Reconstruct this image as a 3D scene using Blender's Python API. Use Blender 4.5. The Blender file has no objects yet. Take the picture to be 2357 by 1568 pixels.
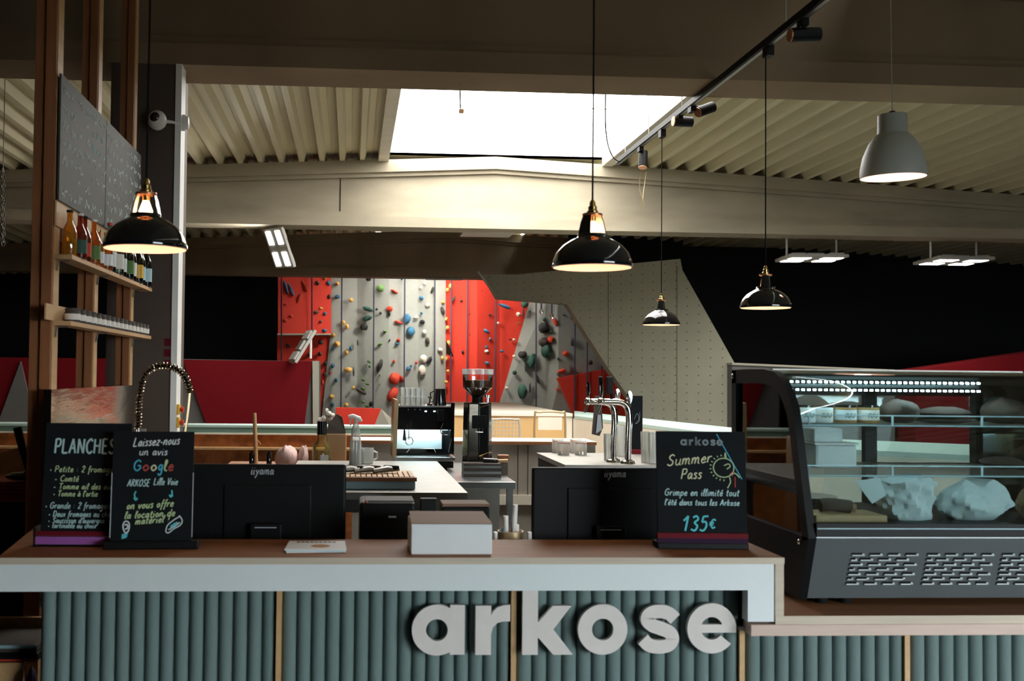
import bpy, bmesh, math, random
from mathutils import Vector, Matrix
R = math.radians
random.seed(7)
scene = bpy.context.scene
COL = scene.collection

# ------------------------------------------------------------------ camera
W, H, F = 2357.0, 1568.0, 2500.0
CAM = Vector((0, 0, 1.63))
yaw, pitch, roll = math.atan(156 / 2500), R(1.75), 0.0105
fwd = Vector((math.sin(yaw) * math.cos(pitch), math.cos(yaw) * math.cos(pitch), math.sin(pitch)))
rt = fwd.cross(Vector((0, 0, 1))).normalized()
up = rt.cross(fwd)
rt2 = rt * math.cos(roll) + up * math.sin(roll)
up2 = up * math.cos(roll) - rt * math.sin(roll)
RM = Matrix((rt2, up2, -fwd)).transposed()
yc = RM.transposed() @ Vector((0, 1, 0))
CX = 810 - F * yc.x / -yc.z
CY = 860 + F * yc.y / -yc.z
cam_d = bpy.data.cameras.new('camera')
cam = bpy.data.objects.new('camera', cam_d); COL.objects.link(cam)
cam.matrix_world = Matrix.Translation(CAM) @ RM.to_4x4()
cam_d.sensor_width = 36; cam_d.lens = F / W * 36
cam_d.shift_x = (W / 2 - CX) / W; cam_d.shift_y = (CY - H / 2) / W
cam_d.clip_start = .05; cam_d.clip_end = 200
cam_d.dof.use_dof = True; cam_d.dof.focus_distance = 7.0; cam_d.dof.aperture_fstop = 5.0
scene.camera = cam

def ray(px, py):
    return RM @ Vector(((px - CX) / F, (CY - py) / F, -1))
def P(px, py, y):
    d = ray(px, py); return CAM + d * ((y - CAM.y) / d.y)
def PZ(px, py, z):
    d = ray(px, py); return CAM + d * ((z - CAM.z) / d.z)
def PXX(px, py, x):
    d = ray(px, py); return CAM + d * ((x - CAM.x) / d.x)

# ------------------------------------------------------------------ world and daylight
world = bpy.data.worlds.new('sky'); scene.world = world; world.use_nodes = True
bg = world.node_tree.nodes['Background']
bg.inputs[0].default_value = (.86, .96, 1.0, 1); bg.inputs[1].default_value = 19.0
def portal(name, loc, rot, sx, sy):
    l = bpy.data.lights.new(name, 'AREA'); l.shape = 'RECTANGLE'; l.size = sx; l.size_y = sy
    l.cycles.is_portal = True
    o = bpy.data.objects.new(name, l); COL.objects.link(o); o.location = loc; o.rotation_euler = rot
RIDGE, ZR, SL = 1.5, 3.95, .05          # roof ridge x, height, slope
SKX0, SKX1 = .27, 2.73
YB1, YB2, YB3 = 5.5, 11.4, 17.3         # front faces of the three roof beams
ROOMX0, ROOMX1, ROOMY0, ROOMY1 = -8.0, 11.0, -2.6, 22.0
WIN = (3.0, 8.6, .15, 2.6)               # window in the wall behind the photographer (x0,x1,z0,z1)
portal('window_daylight', ((WIN[0] + WIN[1]) / 2, ROOMY0 - .1, (WIN[2] + WIN[3]) / 2), (R(-90), 0, 0), WIN[1] - WIN[0], WIN[3] - WIN[2])
scene.view_settings.view_transform = 'Standard'; scene.view_settings.look = 'None'
scene.view_settings.exposure = 0.0; scene.view_settings.gamma = 1.0
scene.view_settings.use_curve_mapping = False

# ------------------------------------------------------------------ materials
M = {}
def mat(name, col, rough=.5, metal=0, var=.12, scale=6, bump=0.0, emit=None, estr=0, stretch=None, spec=.5, coat=0):
    m = bpy.data.materials.new(name); m.use_nodes = True; nt = m.node_tree; b = nt.nodes['Principled BSDF']
    b.inputs['Roughness'].default_value = rough; b.inputs['Metallic'].default_value = metal
    b.inputs['Specular IOR Level'].default_value = spec; b.inputs['Coat Weight'].default_value = coat
    c = Vector(col)
    if var > 0 or bump > 0:
        tc = nt.nodes.new('ShaderNodeTexCoord'); mp = nt.nodes.new('ShaderNodeMapping')
        nt.links.new(tc.outputs['Object'], mp.inputs[0])
        if stretch: mp.inputs['Scale'].default_value = stretch
        n = nt.nodes.new('ShaderNodeTexNoise'); n.inputs['Scale'].default_value = scale; n.inputs['Detail'].default_value = 5
        nt.links.new(mp.outputs[0], n.inputs['Vector'])
        mx = nt.nodes.new('ShaderNodeMix'); mx.data_type = 'RGBA'
        mx.inputs[6].default_value = (*[max(0, x * (1 - var * 1.6)) for x in c], 1)
        mx.inputs[7].default_value = (*[min(1, x * (1 + var * 1.6)) for x in c], 1)
        nt.links.new(n.outputs[0], mx.inputs[0]); nt.links.new(mx.outputs[2], b.inputs['Base Color'])
        if bump > 0:
            bp = nt.nodes.new('ShaderNodeBump'); bp.inputs['Strength'].default_value = bump; bp.inputs['Distance'].default_value = .01
            nt.links.new(n.outputs[0], bp.inputs['Height']); nt.links.new(bp.outputs[0], b.inputs['Normal'])
    else:
        b.inputs['Base Color'].default_value = (*c, 1)
    if emit:
        b.inputs['Emission Color'].default_value = (*emit, 1); b.inputs['Emission Strength'].default_value = estr
    M[name] = m; return m
def glassy(name, tint, gloss=.15, rough=.02, diff=0, dcol=(.8, .82, .8)):
    m = bpy.data.materials.new(name); m.use_nodes = True; nt = m.node_tree; nt.nodes.clear()
    o = nt.nodes.new('ShaderNodeOutputMaterial'); t = nt.nodes.new('ShaderNodeBsdfTransparent'); g = nt.nodes.new('ShaderNodeBsdfGlossy')
    t.inputs[0].default_value = (*tint, 1); g.inputs['Roughness'].default_value = rough; g.inputs[0].default_value = (1, 1, 1, 1)
    fr = nt.nodes.new('ShaderNodeFresnel'); fr.inputs[0].default_value = 1.45
    ad = nt.nodes.new('ShaderNodeMath'); ad.operation = 'ADD'; ad.inputs[1].default_value = gloss; ad.use_clamp = True
    nt.links.new(fr.outputs[0], ad.inputs[0])
    mx = nt.nodes.new('ShaderNodeMixShader'); nt.links.new(ad.outputs[0], mx.inputs[0]); nt.links.new(t.outputs[0], mx.inputs[1]); nt.links.new(g.outputs[0], mx.inputs[2])
    out = mx
    if diff:
        df = nt.nodes.new('ShaderNodeBsdfDiffuse'); df.inputs[0].default_value = (*dcol, 1)
        out = nt.nodes.new('ShaderNodeMixShader'); out.inputs[0].default_value = diff
        nt.links.new(mx.outputs[0], out.inputs[1]); nt.links.new(df.outputs[0], out.inputs[2])
    nt.links.new(out.outputs[0], o.inputs[0]); M[name] = m; return m

mat('concrete', (.37, .325, .24), .85, var=.22, scale=1.6, bump=.15, stretch=(1, 1, 3))
mat('concrete_shaded', (.25, .175, .105), .9, var=.28, scale=1.4, bump=.15, stretch=(1, 1, .5))  # darker, browner copy of concrete; shade of two beams put into colour
mat('bronze', (.34, .26, .17), .22, 1, var=0)
mat('column_paint', (.085, .058, .045), .6, var=.15, scale=3)
mat('deck_paint', (.60, .55, .38), .55, var=.1, scale=2, stretch=(1, .15, 1))
mat('skylight_frame', (.62, .58, .48), .5)
mat('skylight_glow', (.9, .9, .9), .5, var=0, emit=(1, .98, .94), estr=9.5)
mat('asphalt', (.012, .012, .012), .9)
mat('floor_dark', (.035, .033, .03), .7)
mat('floor_concrete', (.21, .185, .15), .6, var=.15, scale=1.2)
mat('black_wall', (.006, .006, .007), .9, var=.2, scale=2)
mat('dark_wall', (.03, .028, .027), .9, var=.2, scale=2)
mat('post_wood', (.27, .10, .035), .55, var=.3, scale=5, stretch=(6, 6, .5))
mat('pale_wood', (.54, .33, .15), .5, var=.16, scale=6, stretch=(5, .6, 5))
mat('shelf_wood', (.58, .35, .17), .5, var=.15, scale=5, stretch=(4, .6, 4))
mat('counter_wood', (.24, .10, .042), .6, spec=.15, var=.22, scale=4, stretch=(.6, 6, 6))
mat('ply_edge', (.56, .47, .36), .6, var=.12, scale=8, stretch=(.6, 1, 12))
mat('pink_edge', (.62, .46, .38), .6, var=.1, scale=8, stretch=(.6, 1, 8))
mat('white_paint', (.74, .78, .78), .5, var=.03, scale=4)
mat('white_trim', (.85, .84, .80), .5, var=.06)
mat('green_felt', (.15, .205, .197), .95, var=.1, scale=60, bump=.15, spec=.1)
mat('letter_ply', (.70, .64, .60), .7, var=.05, scale=20)
mat('black_plastic', (.0035, .004, .0048), .5, var=0, spec=.2)
mat('black_gloss', (.008, .008, .009), .12, var=0, coat=.5)
mat('black_rubber', (.005, .005, .005), .8, var=0, spec=.15)
mat('board_black', (.006, .008, .0095), .8, spec=.15, var=.25, scale=9)
mat('menu_slate', (.055, .057, .048), .6, var=.15, scale=4, spec=.25)
mat('steel', (.55, .55, .54), .28, 1, var=.06, scale=12, stretch=(1, 8, 8))
mat('steel_wavy', (.62, .55, .44), .14, 1, var=.04, scale=1.6, bump=.45, stretch=(1, 1.0, 7))
mat('steel_dull', (.30, .285, .26), .5, .85, var=.08, scale=10)
mat('chrome', (.75, .74, .72), .08, 1, var=0)
mat('brass', (.55, .36, .12), .25, 1, var=.1)
mat('copper_inner', (.60, .25, .12), .3, .6, var=0)
mat('enamel_black', (.008, .008, .01), .1, var=0, coat=.6)
mat('enamel_white', (.80, .62, .52), .45, var=0)
mat('grey_enamel', (.34, .35, .31), .5, var=.04)
mat('bulb_glow', (1, .8, .6), .3, var=0, emit=(1, .55, .25), estr=14)
mat('led_white', (1, 1, 1), .3, var=0, emit=(1, .98, .92), estr=9)
mat('led_cool', (1, 1, 1), .3, var=0, emit=(.62, .93, 1), estr=40)
mat('fixture_grey', (.42, .41, .37), .5, var=.05)
mat('wall_grey', (.30, .308, .275), .9, var=.06, scale=14, bump=.1)
mat('slab_grey', (.40, .39, .30), .85, var=.07, scale=3)
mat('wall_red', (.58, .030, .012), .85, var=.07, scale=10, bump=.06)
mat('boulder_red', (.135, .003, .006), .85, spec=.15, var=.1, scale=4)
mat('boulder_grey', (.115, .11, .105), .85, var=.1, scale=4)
mat('edge_grey', (.33, .31, .25), .7, var=.06)
mat('mint', (.46, .60, .54), .5, var=.04)
mat('green_face', (.13, .21, .165), .6, var=.06)
mat('cream', (.78, .72, .60), .5, var=.05)
mat('orange_lit_ply', (.70, .43, .17), .5, var=.08, scale=3)
mat('beige_panel', (.36, .33, .28), .6, var=.06)
mat('osb', (.40, .13, .035), .5, var=.55, scale=16, bump=.1)
mat('paper_white', (.78, .80, .80), .7, var=.04, scale=8)
mat('paper_kraft', (.36, .22, .11), .7, var=.12)
mat('lid_brown', (.24, .15, .105), .7, spec=.15, var=.15, scale=4)
mat('bag_paper', (.66, .74, .74), .8, var=.1, scale=6, bump=.5)
mat('purple', (.30, .09, .33), .5, var=.1)
mat('crimson', (.12, .003, .01), .7, spec=.2, var=.1)
mat('dark_purple', (.022, .004, .026), .7, spec=.2, var=.1)
mat('panel_grey', (.10, .112, .117), .55, .2, var=.06, scale=8)
mat('louver_lip', (.5, .57, .58), .4, .2, var=0)
mat('blue_box', (.33, .48, .55), .4, var=.05)
mat('red_enamel', (.30, .012, .01), .25, var=.1)
mat('cloth_stripe', (.72, .50, .46), .9, var=.25, scale=25, stretch=(6, 1, 1))
mat('beans', (.10, .045, .022), .4, var=.4, scale=60)
mat('bread', (.075, .045, .032), .8, var=.4, scale=18, bump=.5)
mat('cookie', (.42, .22, .07), .8, var=.3, scale=25)
mat('yellow_plastic', (.75, .42, .03), .4, var=0)
mat('red_plastic', (.65, .05, .03), .4, var=0)
mat('white_plastic', (.72, .70, .66), .35, var=0)
mat('screen_teal', (.45, .65, .70), .3, var=0)
mat('logo_grey', (.42, .46, .49), .4, var=0)
mat('mirror_panel', (.85, .9, .92), .3, .35, var=0)
mat('flower', (.8, .75, .68), .8, var=.1)
mat('tan_metal', (.50, .36, .20), .35, .5, var=0)
mat('liquid_yellow', (.55, .28, .03), .15, var=0)
for n, c in dict(chalk_white=(.62, .70, .70), chalk_blue=(.10, .55, .62), chalk_green=(.48, .62, .33), chalk_yellow=(.62, .66, .42),
                 chalk_red=(.42, .06, .05), chalk_grey=(.20, .25, .27), chalk_pale=(.42, .62, .62), google_blue=(.06, .42, .60)).items():
    mat(n, c, .9, var=.15, scale=200)
for n, c in dict(h_black=(.02, .02, .02), h_green=(.10, .20, .05), h_dgreen=(.025, .085, .06), h_blue=(.03, .14, .25), h_yellow=(.75, .42, .10),
                 h_white=(.70, .63, .52), h_red=(.62, .05, .02), h_brown=(.07, .055, .045), h_rope=(.03, .03, .06)).items():
    mat(n, c, .7, var=.15, scale=20)
glassy('glass_clear', (.86, .93, .93), .03)
glassy('glass_side', (.86, .92, .92), .01)
glassy('hopper_clear', (.98, .98, .98), .03, .03)
glassy('tumbler', (.95, .96, .95), .10, .06, .28, (.9, .92, .9))  # diffuse white mixed in for bright reflections on the glass
glassy('g_amber', (.9, .5, .1), .06, .02, .3, (.6, .28, .02)); glassy('g_red', (.6, .08, .03), .06, .02, .3, (.25, .03, .01)); glassy('g_orange', (.9, .4, .06), .06, .02, .3, (.6, .18, .02))
glassy('g_dark', (.03, .03, .025), .06); glassy('g_green', (.55, .70, .55), .1); glassy('g_oil', (.90, .86, .55), .08, .02, .12, (.6, .55, .2)); glassy('g_mist', (.88, .91, .92), .1, .15, .3)

def dotted_slab():
    nt = M['slab_grey'].node_tree; b = nt.nodes['Principled BSDF']; src = b.inputs['Base Color'].links[0].from_socket
    tc = nt.nodes.new('ShaderNodeTexCoord'); sep = nt.nodes.new('ShaderNodeSeparateXYZ'); nt.links.new(tc.outputs['Object'], sep.inputs[0])
    d = []
    for ax, off in ((0, .05), (2, .02)):
        a = nt.nodes.new('ShaderNodeMath'); a.operation = 'PINGPONG'; a.inputs[1].default_value = .055
        nt.links.new(sep.outputs[ax], a.inputs[0]); q = nt.nodes.new('ShaderNodeMath'); q.operation = 'POWER'; q.inputs[1].default_value = 2
        nt.links.new(a.outputs[0], q.inputs[0]); d.append(q)
    s = nt.nodes.new('ShaderNodeMath'); s.operation = 'ADD'; nt.links.new(d[0].outputs[0], s.inputs[0]); nt.links.new(d[1].outputs[0], s.inputs[1])
    l = nt.nodes.new('ShaderNodeMath'); l.operation = 'LESS_THAN'; l.inputs[1].default_value = .00004; nt.links.new(s.outputs[0], l.inputs[0])
    mx = nt.nodes.new('ShaderNodeMix'); mx.data_type = 'RGBA'; nt.links.new(l.outputs[0], mx.inputs[0]); nt.links.new(src, mx.inputs[6])
    mx.inputs[7].default_value = (.06, .055, .04, 1); nt.links.new(mx.outputs[2], b.inputs['Base Color'])
dotted_slab()

# ------------------------------------------------------------------ geometry helpers
def wm(o):
    m = o.matrix_basis.copy()
    return wm(o.parent) @ m if o.parent else m
class MB:
    def __init__(s): s.v = []; s.f = []
    def add(s, vs, fs):
        n = len(s.v); s.v += [Vector(v) for v in vs]; s.f += [tuple(i + n for i in f) for f in fs]; return s
    def box(s, x0, x1, y0, y1, z0, z1):
        return s.add([(x0, y0, z0), (x1, y0, z0), (x1, y1, z0), (x0, y1, z0), (x0, y0, z1), (x1, y0, z1), (x1, y1, z1), (x0, y1, z1)],
                     [(0, 3, 2, 1), (4, 5, 6, 7), (0, 1, 5, 4), (1, 2, 6, 5), (2, 3, 7, 6), (3, 0, 4, 7)])
    def prism(s, pts, d):
        n = len(pts); d = Vector(d); a = [Vector(p) for p in pts]
        return s.add(a + [p + d for p in a], [tuple(range(n)), tuple(range(2 * n - 1, n - 1, -1))] + [(i, (i + 1) % n, n + (i + 1) % n, n + i) for i in range(n)])
    def lathe(s, prof, c=(0, 0, 0), seg=20, cap=True):
        vs, fs = [], []; n = len(prof)
        for i in range(seg):
            a = 2 * math.pi * i / seg
            for r, z in prof: vs.append((c[0] + r * math.cos(a), c[1] + r * math.sin(a), c[2] + z))
        for i in range(seg):
            j = (i + 1) % seg
            for k in range(n - 1): fs.append((i * n + k, j * n + k, j * n + k + 1, i * n + k + 1))
        if cap:
            if prof[0][0] > 1e-5: fs.append(tuple(i * n for i in range(seg - 1, -1, -1)))
            if prof[-1][0] > 1e-5: fs.append(tuple(i * n + n - 1 for i in range(seg)))
        return s.add(vs, fs)
    def tube(s, pts, r, seg=8, caps=True):
        pts = [Vector(p) for p in pts]; n = len(pts); vs, fs = [], []; ref = None
        for i, p in enumerate(pts):
            t = (pts[min(i + 1, n - 1)] - pts[max(i - 1, 0)])
            t = t.normalized() if t.length > 1e-9 else Vector((0, 0, 1))
            if ref is None: ref = t.orthogonal().normalized()
            ref = (ref - t * ref.dot(t)); ref = ref.normalized() if ref.length > 1e-6 else t.orthogonal().normalized()
            b = t.cross(ref); rr = r[i] if isinstance(r, (list, tuple)) else r
            for k in range(seg):
                a = 2 * math.pi * k / seg; vs.append(p + (ref * math.cos(a) + b * math.sin(a)) * rr)
        for i in range(n - 1):
            for k in range(seg): fs.append((i * seg + k, i * seg + (k + 1) % seg, (i + 1) * seg + (k + 1) % seg, (i + 1) * seg + k))
        if caps: fs += [tuple(range(seg - 1, -1, -1)), tuple((n - 1) * seg + k for k in range(seg))]
        return s.add(vs, fs)
    def blob(s, c, r, rough=.15, seed=0, nu=10, nv=7):
        rn = random.Random(seed); vs, fs = [], []; c = Vector(c)
        ph = [rn.uniform(0, 6.28) for _ in range(6)]
        def disp(a, b): return 1 + rough * (math.sin(2 * a + ph[0]) * math.cos(b + ph[1]) + .6 * math.sin(3 * a + 2 * b + ph[2]) + .4 * math.cos(5 * a - 3 * b + ph[3]))
        vs.append(c + Vector((0, 0, -r[2])))
        for j in range(1, nv):
            b = -math.pi / 2 + math.pi * j / nv
            for i in range(nu):
                a = 2 * math.pi * i / nu; d = disp(a, b)
                vs.append(c + Vector((r[0] * d * math.cos(a) * math.cos(b), r[1] * d * math.sin(a) * math.cos(b), r[2] * d * math.sin(b))))
        vs.append(c + Vector((0, 0, r[2])))
        for i in range(nu): fs.append((0, 1 + (i + 1) % nu, 1 + i))
        for j in range(nv - 2):
            for i in range(nu):
                fs.append((1 + j * nu + i, 1 + j * nu + (i + 1) % nu, 1 + (j + 1) * nu + (i + 1) % nu, 1 + (j + 1) * nu + i))
        t = len(vs) - 1; o = 1 + (nv - 2) * nu
        for i in range(nu): fs.append((o + i, o + (i + 1) % nu, t))
        return s.add(vs, fs)
    def ribbon(s, pts2, w, fr):     # flat stroke on a plane: fr = (origin, u, v, n)
        n = len(pts2); o, u, v, nn = fr
        if n < 2: return s
        vs, fs = [], []
        for i in range(n):
            a = Vector(pts2[max(i - 1, 0)]); b = Vector(pts2[min(i + 1, n - 1)]); t = b - a
            t = t.normalized() if t.length > 1e-9 else Vector((1, 0)); q = Vector((-t.y, t.x)) * w / 2; p = Vector(pts2[i])
            for e in (p + q, p - q): vs.append(o + u * e.x + v * e.y + nn)
        for i in range(n - 1): fs.append((2 * i, 2 * i + 1, 2 * i + 3, 2 * i + 2))
        return s.add(vs, fs)
    def build(s, name, m, parent=None, smooth=False, world=False, bevel=0, seg=2, ang=40):
        vs = s.v; me = bpy.data.meshes.new(name); o = bpy.data.objects.new(name, me); COL.objects.link(o)
        if parent:
            o.parent = parent
            if world: iv = wm(parent).inverted(); vs = [iv @ v for v in vs]
        else:
            xs = [v.x for v in vs]; ys = [v.y for v in vs]; zs = [v.z for v in vs]
            c = Vector(((min(xs) + max(xs)) / 2, (min(ys) + max(ys)) / 2, min(zs))); vs = [v - c for v in vs]; o.location = c
        me.from_pydata([tuple(v) for v in vs], [], s.f)
        bm = bmesh.new(); bm.from_mesh(me); bmesh.ops.recalc_face_normals(bm, faces=bm.faces); bm.to_mesh(me); bm.free()
        me.materials.append(M[m])
        if smooth:
            for p in me.polygons: p.use_smooth = True
            me.set_sharp_from_angle(angle=R(ang))
        if bevel:
            bv = o.modifiers.new('bevel', 'BEVEL'); bv.width = bevel; bv.segments = seg; bv.limit_method = 'ANGLE'; bv.angle_limit = R(40)
        return o
def tag(o, label, cat, group=None):
    o['label'] = label; o['category'] = cat
    if group: o['group'] = group
    return o
def struct(o): o['kind'] = 'structure'; return o
def stuff(o): o['kind'] = 'stuff'; return o
def thing(name, label, cat, loc=(0, 0, 0), rz=0, group=None):
    o = bpy.data.objects.new(name, None); COL.objects.link(o); o.location = loc; o.rotation_euler = (0, 0, rz); o.empty_display_size = .1
    return tag(o, label, cat, group)
def dup(root, loc, rz=0, label=None, scale=None):
    r = root.copy(); COL.objects.link(r); r.location = loc; r.rotation_euler = (0, 0, rz)
    if scale: r.scale = scale
    if label: r['label'] = label
    for ch in root.children:
        c = ch.copy(); COL.objects.link(c); c.parent = r
        for g in ch.children:
            d = g.copy(); COL.objects.link(d); d.parent = c
    return r
def inst(o, name, parent, loc, scale=None, rot=None):     # alike piece sharing mesh data
    c = bpy.data.objects.new(name, o.data); COL.objects.link(c); c.parent = parent; c.location = loc
    if scale: c.scale = scale
    if rot: c.rotation_euler = rot
    return c
def smooth_path(pts, n=6):
    out = []; k = len(pts)
    if k < 3: return [Vector(p) for p in pts]
    q = [Vector(p) for p in pts]
    for i in range(k - 1):
        p0, p1, p2, p3 = q[max(i - 1, 0)], q[i], q[i + 1], q[min(i + 2, k - 1)]
        for j in range(n):
            t = j / n
            out.append(.5 * ((2 * p1) + (p2 - p0) * t + (2 * p0 - 5 * p1 + 4 * p2 - p3) * t * t + (3 * p1 - p0 - 3 * p2 + p3) * t ** 3))
    out.append(q[-1]); return out

# ------------------------------------------------------------------ the hall
fo = struct(MB().box(ROOMX0, ROOMX1, 3.3, ROOMY1, -.2, 0).build('floor', 'floor_concrete'))
MB().box(ROOMX0, ROOMX1, ROOMY0 - .2, 3.3, -.2, 0).build('dark_front_floor', 'floor_dark', fo, world=True)  # unseen front floor, made dark to cut bounce onto the near beam
struct(MB().box(ROOMX0, ROOMX1, ROOMY1, ROOMY1 + .2, -.2, 4.4).build('wall_back', 'black_wall'))
struct(MB().box(ROOMX0 - .2, ROOMX0, ROOMY0, ROOMY1, -.2, 4.4).build('wall_left', 'black_wall'))
struct(MB().box(ROOMX1, ROOMX1 + .2, ROOMY0, ROOMY1, -.2, 4.4).build('wall_right', 'black_wall'))
wf = MB()
wf.box(ROOMX0, WIN[0], ROOMY0 - .2, ROOMY0, 0, 4.4).box(WIN[1], ROOMX1, ROOMY0 - .2, ROOMY0, 0, 4.4)
wf.box(WIN[0], WIN[1], ROOMY0 - .2, ROOMY0, 0, WIN[2]).box(WIN[0], WIN[1], ROOMY0 - .2, ROOMY0, WIN[3], 4.4)
struct(wf.build('wall_front', 'dark_wall'))
struct(MB().box(-40, 40, -60, ROOMY0 - .2, -.4, -.2).build('ground', 'asphalt'))  # unseen dark ground outside, added to keep light from coming upward

def rz_(x): return ZR - SL * abs(x - RIDGE)
# corrugated roof deck in sheets, ribs running along the hall
deck = bpy.data.objects.new('ceiling', None); COL.objects.link(deck); struct(deck)
PITCH = .212
def deck_sheet(x0, n, y0, y1):
    vs, fs = [], []; prof = []
    for k in range(n):
        b = x0 + k * PITCH
        prof += [(b, 0), (b + .05, 0), (b + .07, .09), (b + .125, .09), (b + .13, .082), (b + .137, .082), (b + .142, .09), (b + PITCH - .02, .09)]
    prof.append((x0 + n * PITCH, 0))
    for x, dz in prof:
        for y in (y0, y1): vs.append((x, y, rz_(x) + dz))
    for i in range(len(prof) - 1): fs.append((2 * i, 2 * i + 1, 2 * i + 3, 2 * i + 2))
    return MB().add(vs, fs).build('deck_sheet', 'deck_paint', deck)
def deck_run(xa, xb, y0, y1):
    x = xa
    while x < xb - .01:
        n = min(4, int(round((xb - x) / PITCH))); n = max(n, 1); deck_sheet(x, n, y0, y1); x += n * PITCH
nl = int((SKX0 - ROOMX0) / PITCH) + 1; xl0 = SKX0 - nl * PITCH
nr = int((ROOMX1 - SKX1) / PITCH) + 1
deck_run(xl0, SKX0, ROOMY0 - .2, ROOMY1 + .2)
deck_run(SKX1, SKX1 + nr * PITCH, ROOMY0 - .2, ROOMY1 + .2)
SKY = ((YB1 + .4, YB2), (YB3 + .4, 18.9))  # second skylight is unseen, added to light the climbing wall
for (a, b) in ((ROOMY0 - .2, SKY[0][0]), (SKY[0][1], SKY[1][0]), (SKY[1][1], ROOMY1 + .2)):
    MB().box(SKX0 - .02, SKX1 + .02, a, b, ZR, ZR + .06).build('ridge_panel', 'deck_paint', deck)
for i, (a, b) in enumerate(SKY):
    w = bpy.data.objects.new('window_%d' % (i + 1), None); COL.objects.link(w); struct(w)
    t = .09
    MB().box(SKX0 - .02, SKX0 + t, a, b, ZR - .08, ZR + .06).build('curb', 'skylight_frame', w)
    MB().box(SKX1 - t, SKX1 + .02, a, b, ZR - .08, ZR + .06).build('curb', 'skylight_frame', w)
    MB().box(SKX0 + t, SKX1 - t, a - .05, a, ZR, ZR + .06).build('curb', 'skylight_frame', w)
    MB().box(SKX0 + t, SKX1 - t, b, b + .05, ZR, ZR + .06).build('curb', 'skylight_frame', w)
    for k in range(2):
        y0, y1 = (a, a + (b - a) * .62) if k == 0 else (a + (b - a) * .62 + .012, b)
        MB().box(SKX0 + t - .01, SKX1 - t + .01, y0, y1, ZR + .02, ZR + .03).build('pane', 'skylight_glow', w)
    ym = a + (b - a) * .62
    MB().box(SKX0 + t, SKX1 - t, ym, ym + .012, ZR + .012, ZR + .03).build('glazing_bar', 'fixture_grey', w)

def beam(y, m='concrete'):
    # pre-cast I-section: wide foot flange, set-back web, wide head flange following the gable
    zb = 3.18; d = .36
    b = bpy.data.objects.new('roof_beam', None); COL.objects.link(b); struct(b)
    xs = [ROOMX0, -4, RIDGE, 6, ROOMX1]
    def run(y0, y1, fz0, fz1, name):
        vs = []; n = len(xs)
        for x in xs: vs += [(x, y0, fz0(x)), (x, y0, fz1(x)), (x, y1, fz1(x)), (x, y1, fz0(x))]
        fs = [(4 * i + k, 4 * i + (k + 1) % 4, 4 * i + 4 + (k + 1) % 4, 4 * i + 4 + k) for i in range(n - 1) for k in range(4)]
        fs += [(3, 2, 1, 0), tuple(4 * n - 4 + k for k in range(4))]
        MB().add(vs, fs).build(name, m, b)
    run(y, y + d, lambda x: zb, lambda x: zb + .11, 'foot_flange')
    run(y + .05, y + d - .05, lambda x: zb + .11, lambda x: zb + .16, 'foot_haunch')
    run(y + .10, y + d - .10, lambda x: zb + .16, lambda x: rz_(x) - .17, 'web')
    run(y + .05, y + d - .05, lambda x: rz_(x) - .17, lambda x: rz_(x) - .13, 'head_haunch')
    run(y, y + d, lambda x: rz_(x) - .13, lambda x: rz_(x), 'head_flange')
    if y == YB2: MB().box(-.152, -.142, y + .096, y + .102, zb + .16, rz_(-.15) - .17).build('joint', 'black_rubber', b)
    return b
for y, m_ in ((YB1, 'concrete_shaded'), (YB2, 'concrete'), (YB3, 'concrete_shaded')): beam(y, m_)

# black partition at the right, behind the slab
xk = P(1310, 600, 16.85).x; xk2 = P(1572, 600, 16.85).x
wp = MB(); wp.box(xk, xk2, 16.85, 16.95, P(1400, 680, 16.85).z, 3.85); wp.box(xk2, ROOMX1, 16.85, 16.95, 0, 3.7)
struct(wp.build('wall_partition', 'black_wall'))

# column under the near beam
cx0, cx1 = P(248, 600, YB1).x, P(398, 600, YB1).x
col = thing('concrete_column', 'dark brown square column carrying the nearest roof beam', 'column', ((cx0 + cx1) / 2, YB1 + .2, 0))
MB().box(cx0, cx1, YB1, YB1 + .4, 0, 3.18).build('shaft', 'column_paint', col, world=True)
MB().box(cx1, cx1 + .03, YB1 - .01, YB1 + .12, 0, 3.18).build('corner_strip', 'white_trim', col, world=True)
for k, py in enumerate((785, 810, 835)):
    a = P(393, py, YB1 - .001)
    MB().box(cx1 - .035, cx1 - .003, YB1 - .003, YB1, a.z - .025, a.z + .012).build('warning_mark', 'crimson', col, world=True)

# ------------------------------------------------------------------ climbing hall behind
DW = 19.0
cw = thing('climbing_wall', 'grey and red climbing wall full of coloured holds at the far end', 'climbing wall', (1.5, DW, 0))
def panel(pts, m, name='panel', depth=.12, D=None, parent=None, off=None):
    q = [P(p[0], p[1], (p[2] if len(p) > 2 else (D or DW))) for p in pts]
    return MB().prism(q, (0, depth, 0)).build(name, m, parent or cw, world=True)
# grey facets with slight folds
gx = [(760, 0), (822, .12), (895, .02), (963, .08), (1003, -.02), (1026, .08)]
for (a, da), (b, db) in zip(gx[:-1], gx[1:]):
    panel([(a, 610, DW + da), (b, 610, DW + db), (b, 1075, DW + db), (a, 1075, DW + da)], 'wall_grey')
panel([(738, 985, DW + .02), (760, 770, DW), (760, 1075, DW), (720, 1075, DW + .02)], 'wall_grey')
panel([(640, 610, DW - .9), (762, 610, DW - .2), (762, 768, DW - .2), (640, 768, DW - .9)], 'wall_red')
panel([(638, 768, DW - .92), (762, 768, DW - .21), (762, 771, DW - .21), (638, 771, DW - .92)], 'edge_grey', 'ledge', depth=.5)
panel([(638, 771, DW - .1), (762, 771, DW + .05), (735, 985, DW + .05), (638, 985, DW - .1)], 'wall_red')
rx = [(1026, .12), (1098, -.05), (1143, .12), (1216, .1)]
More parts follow.
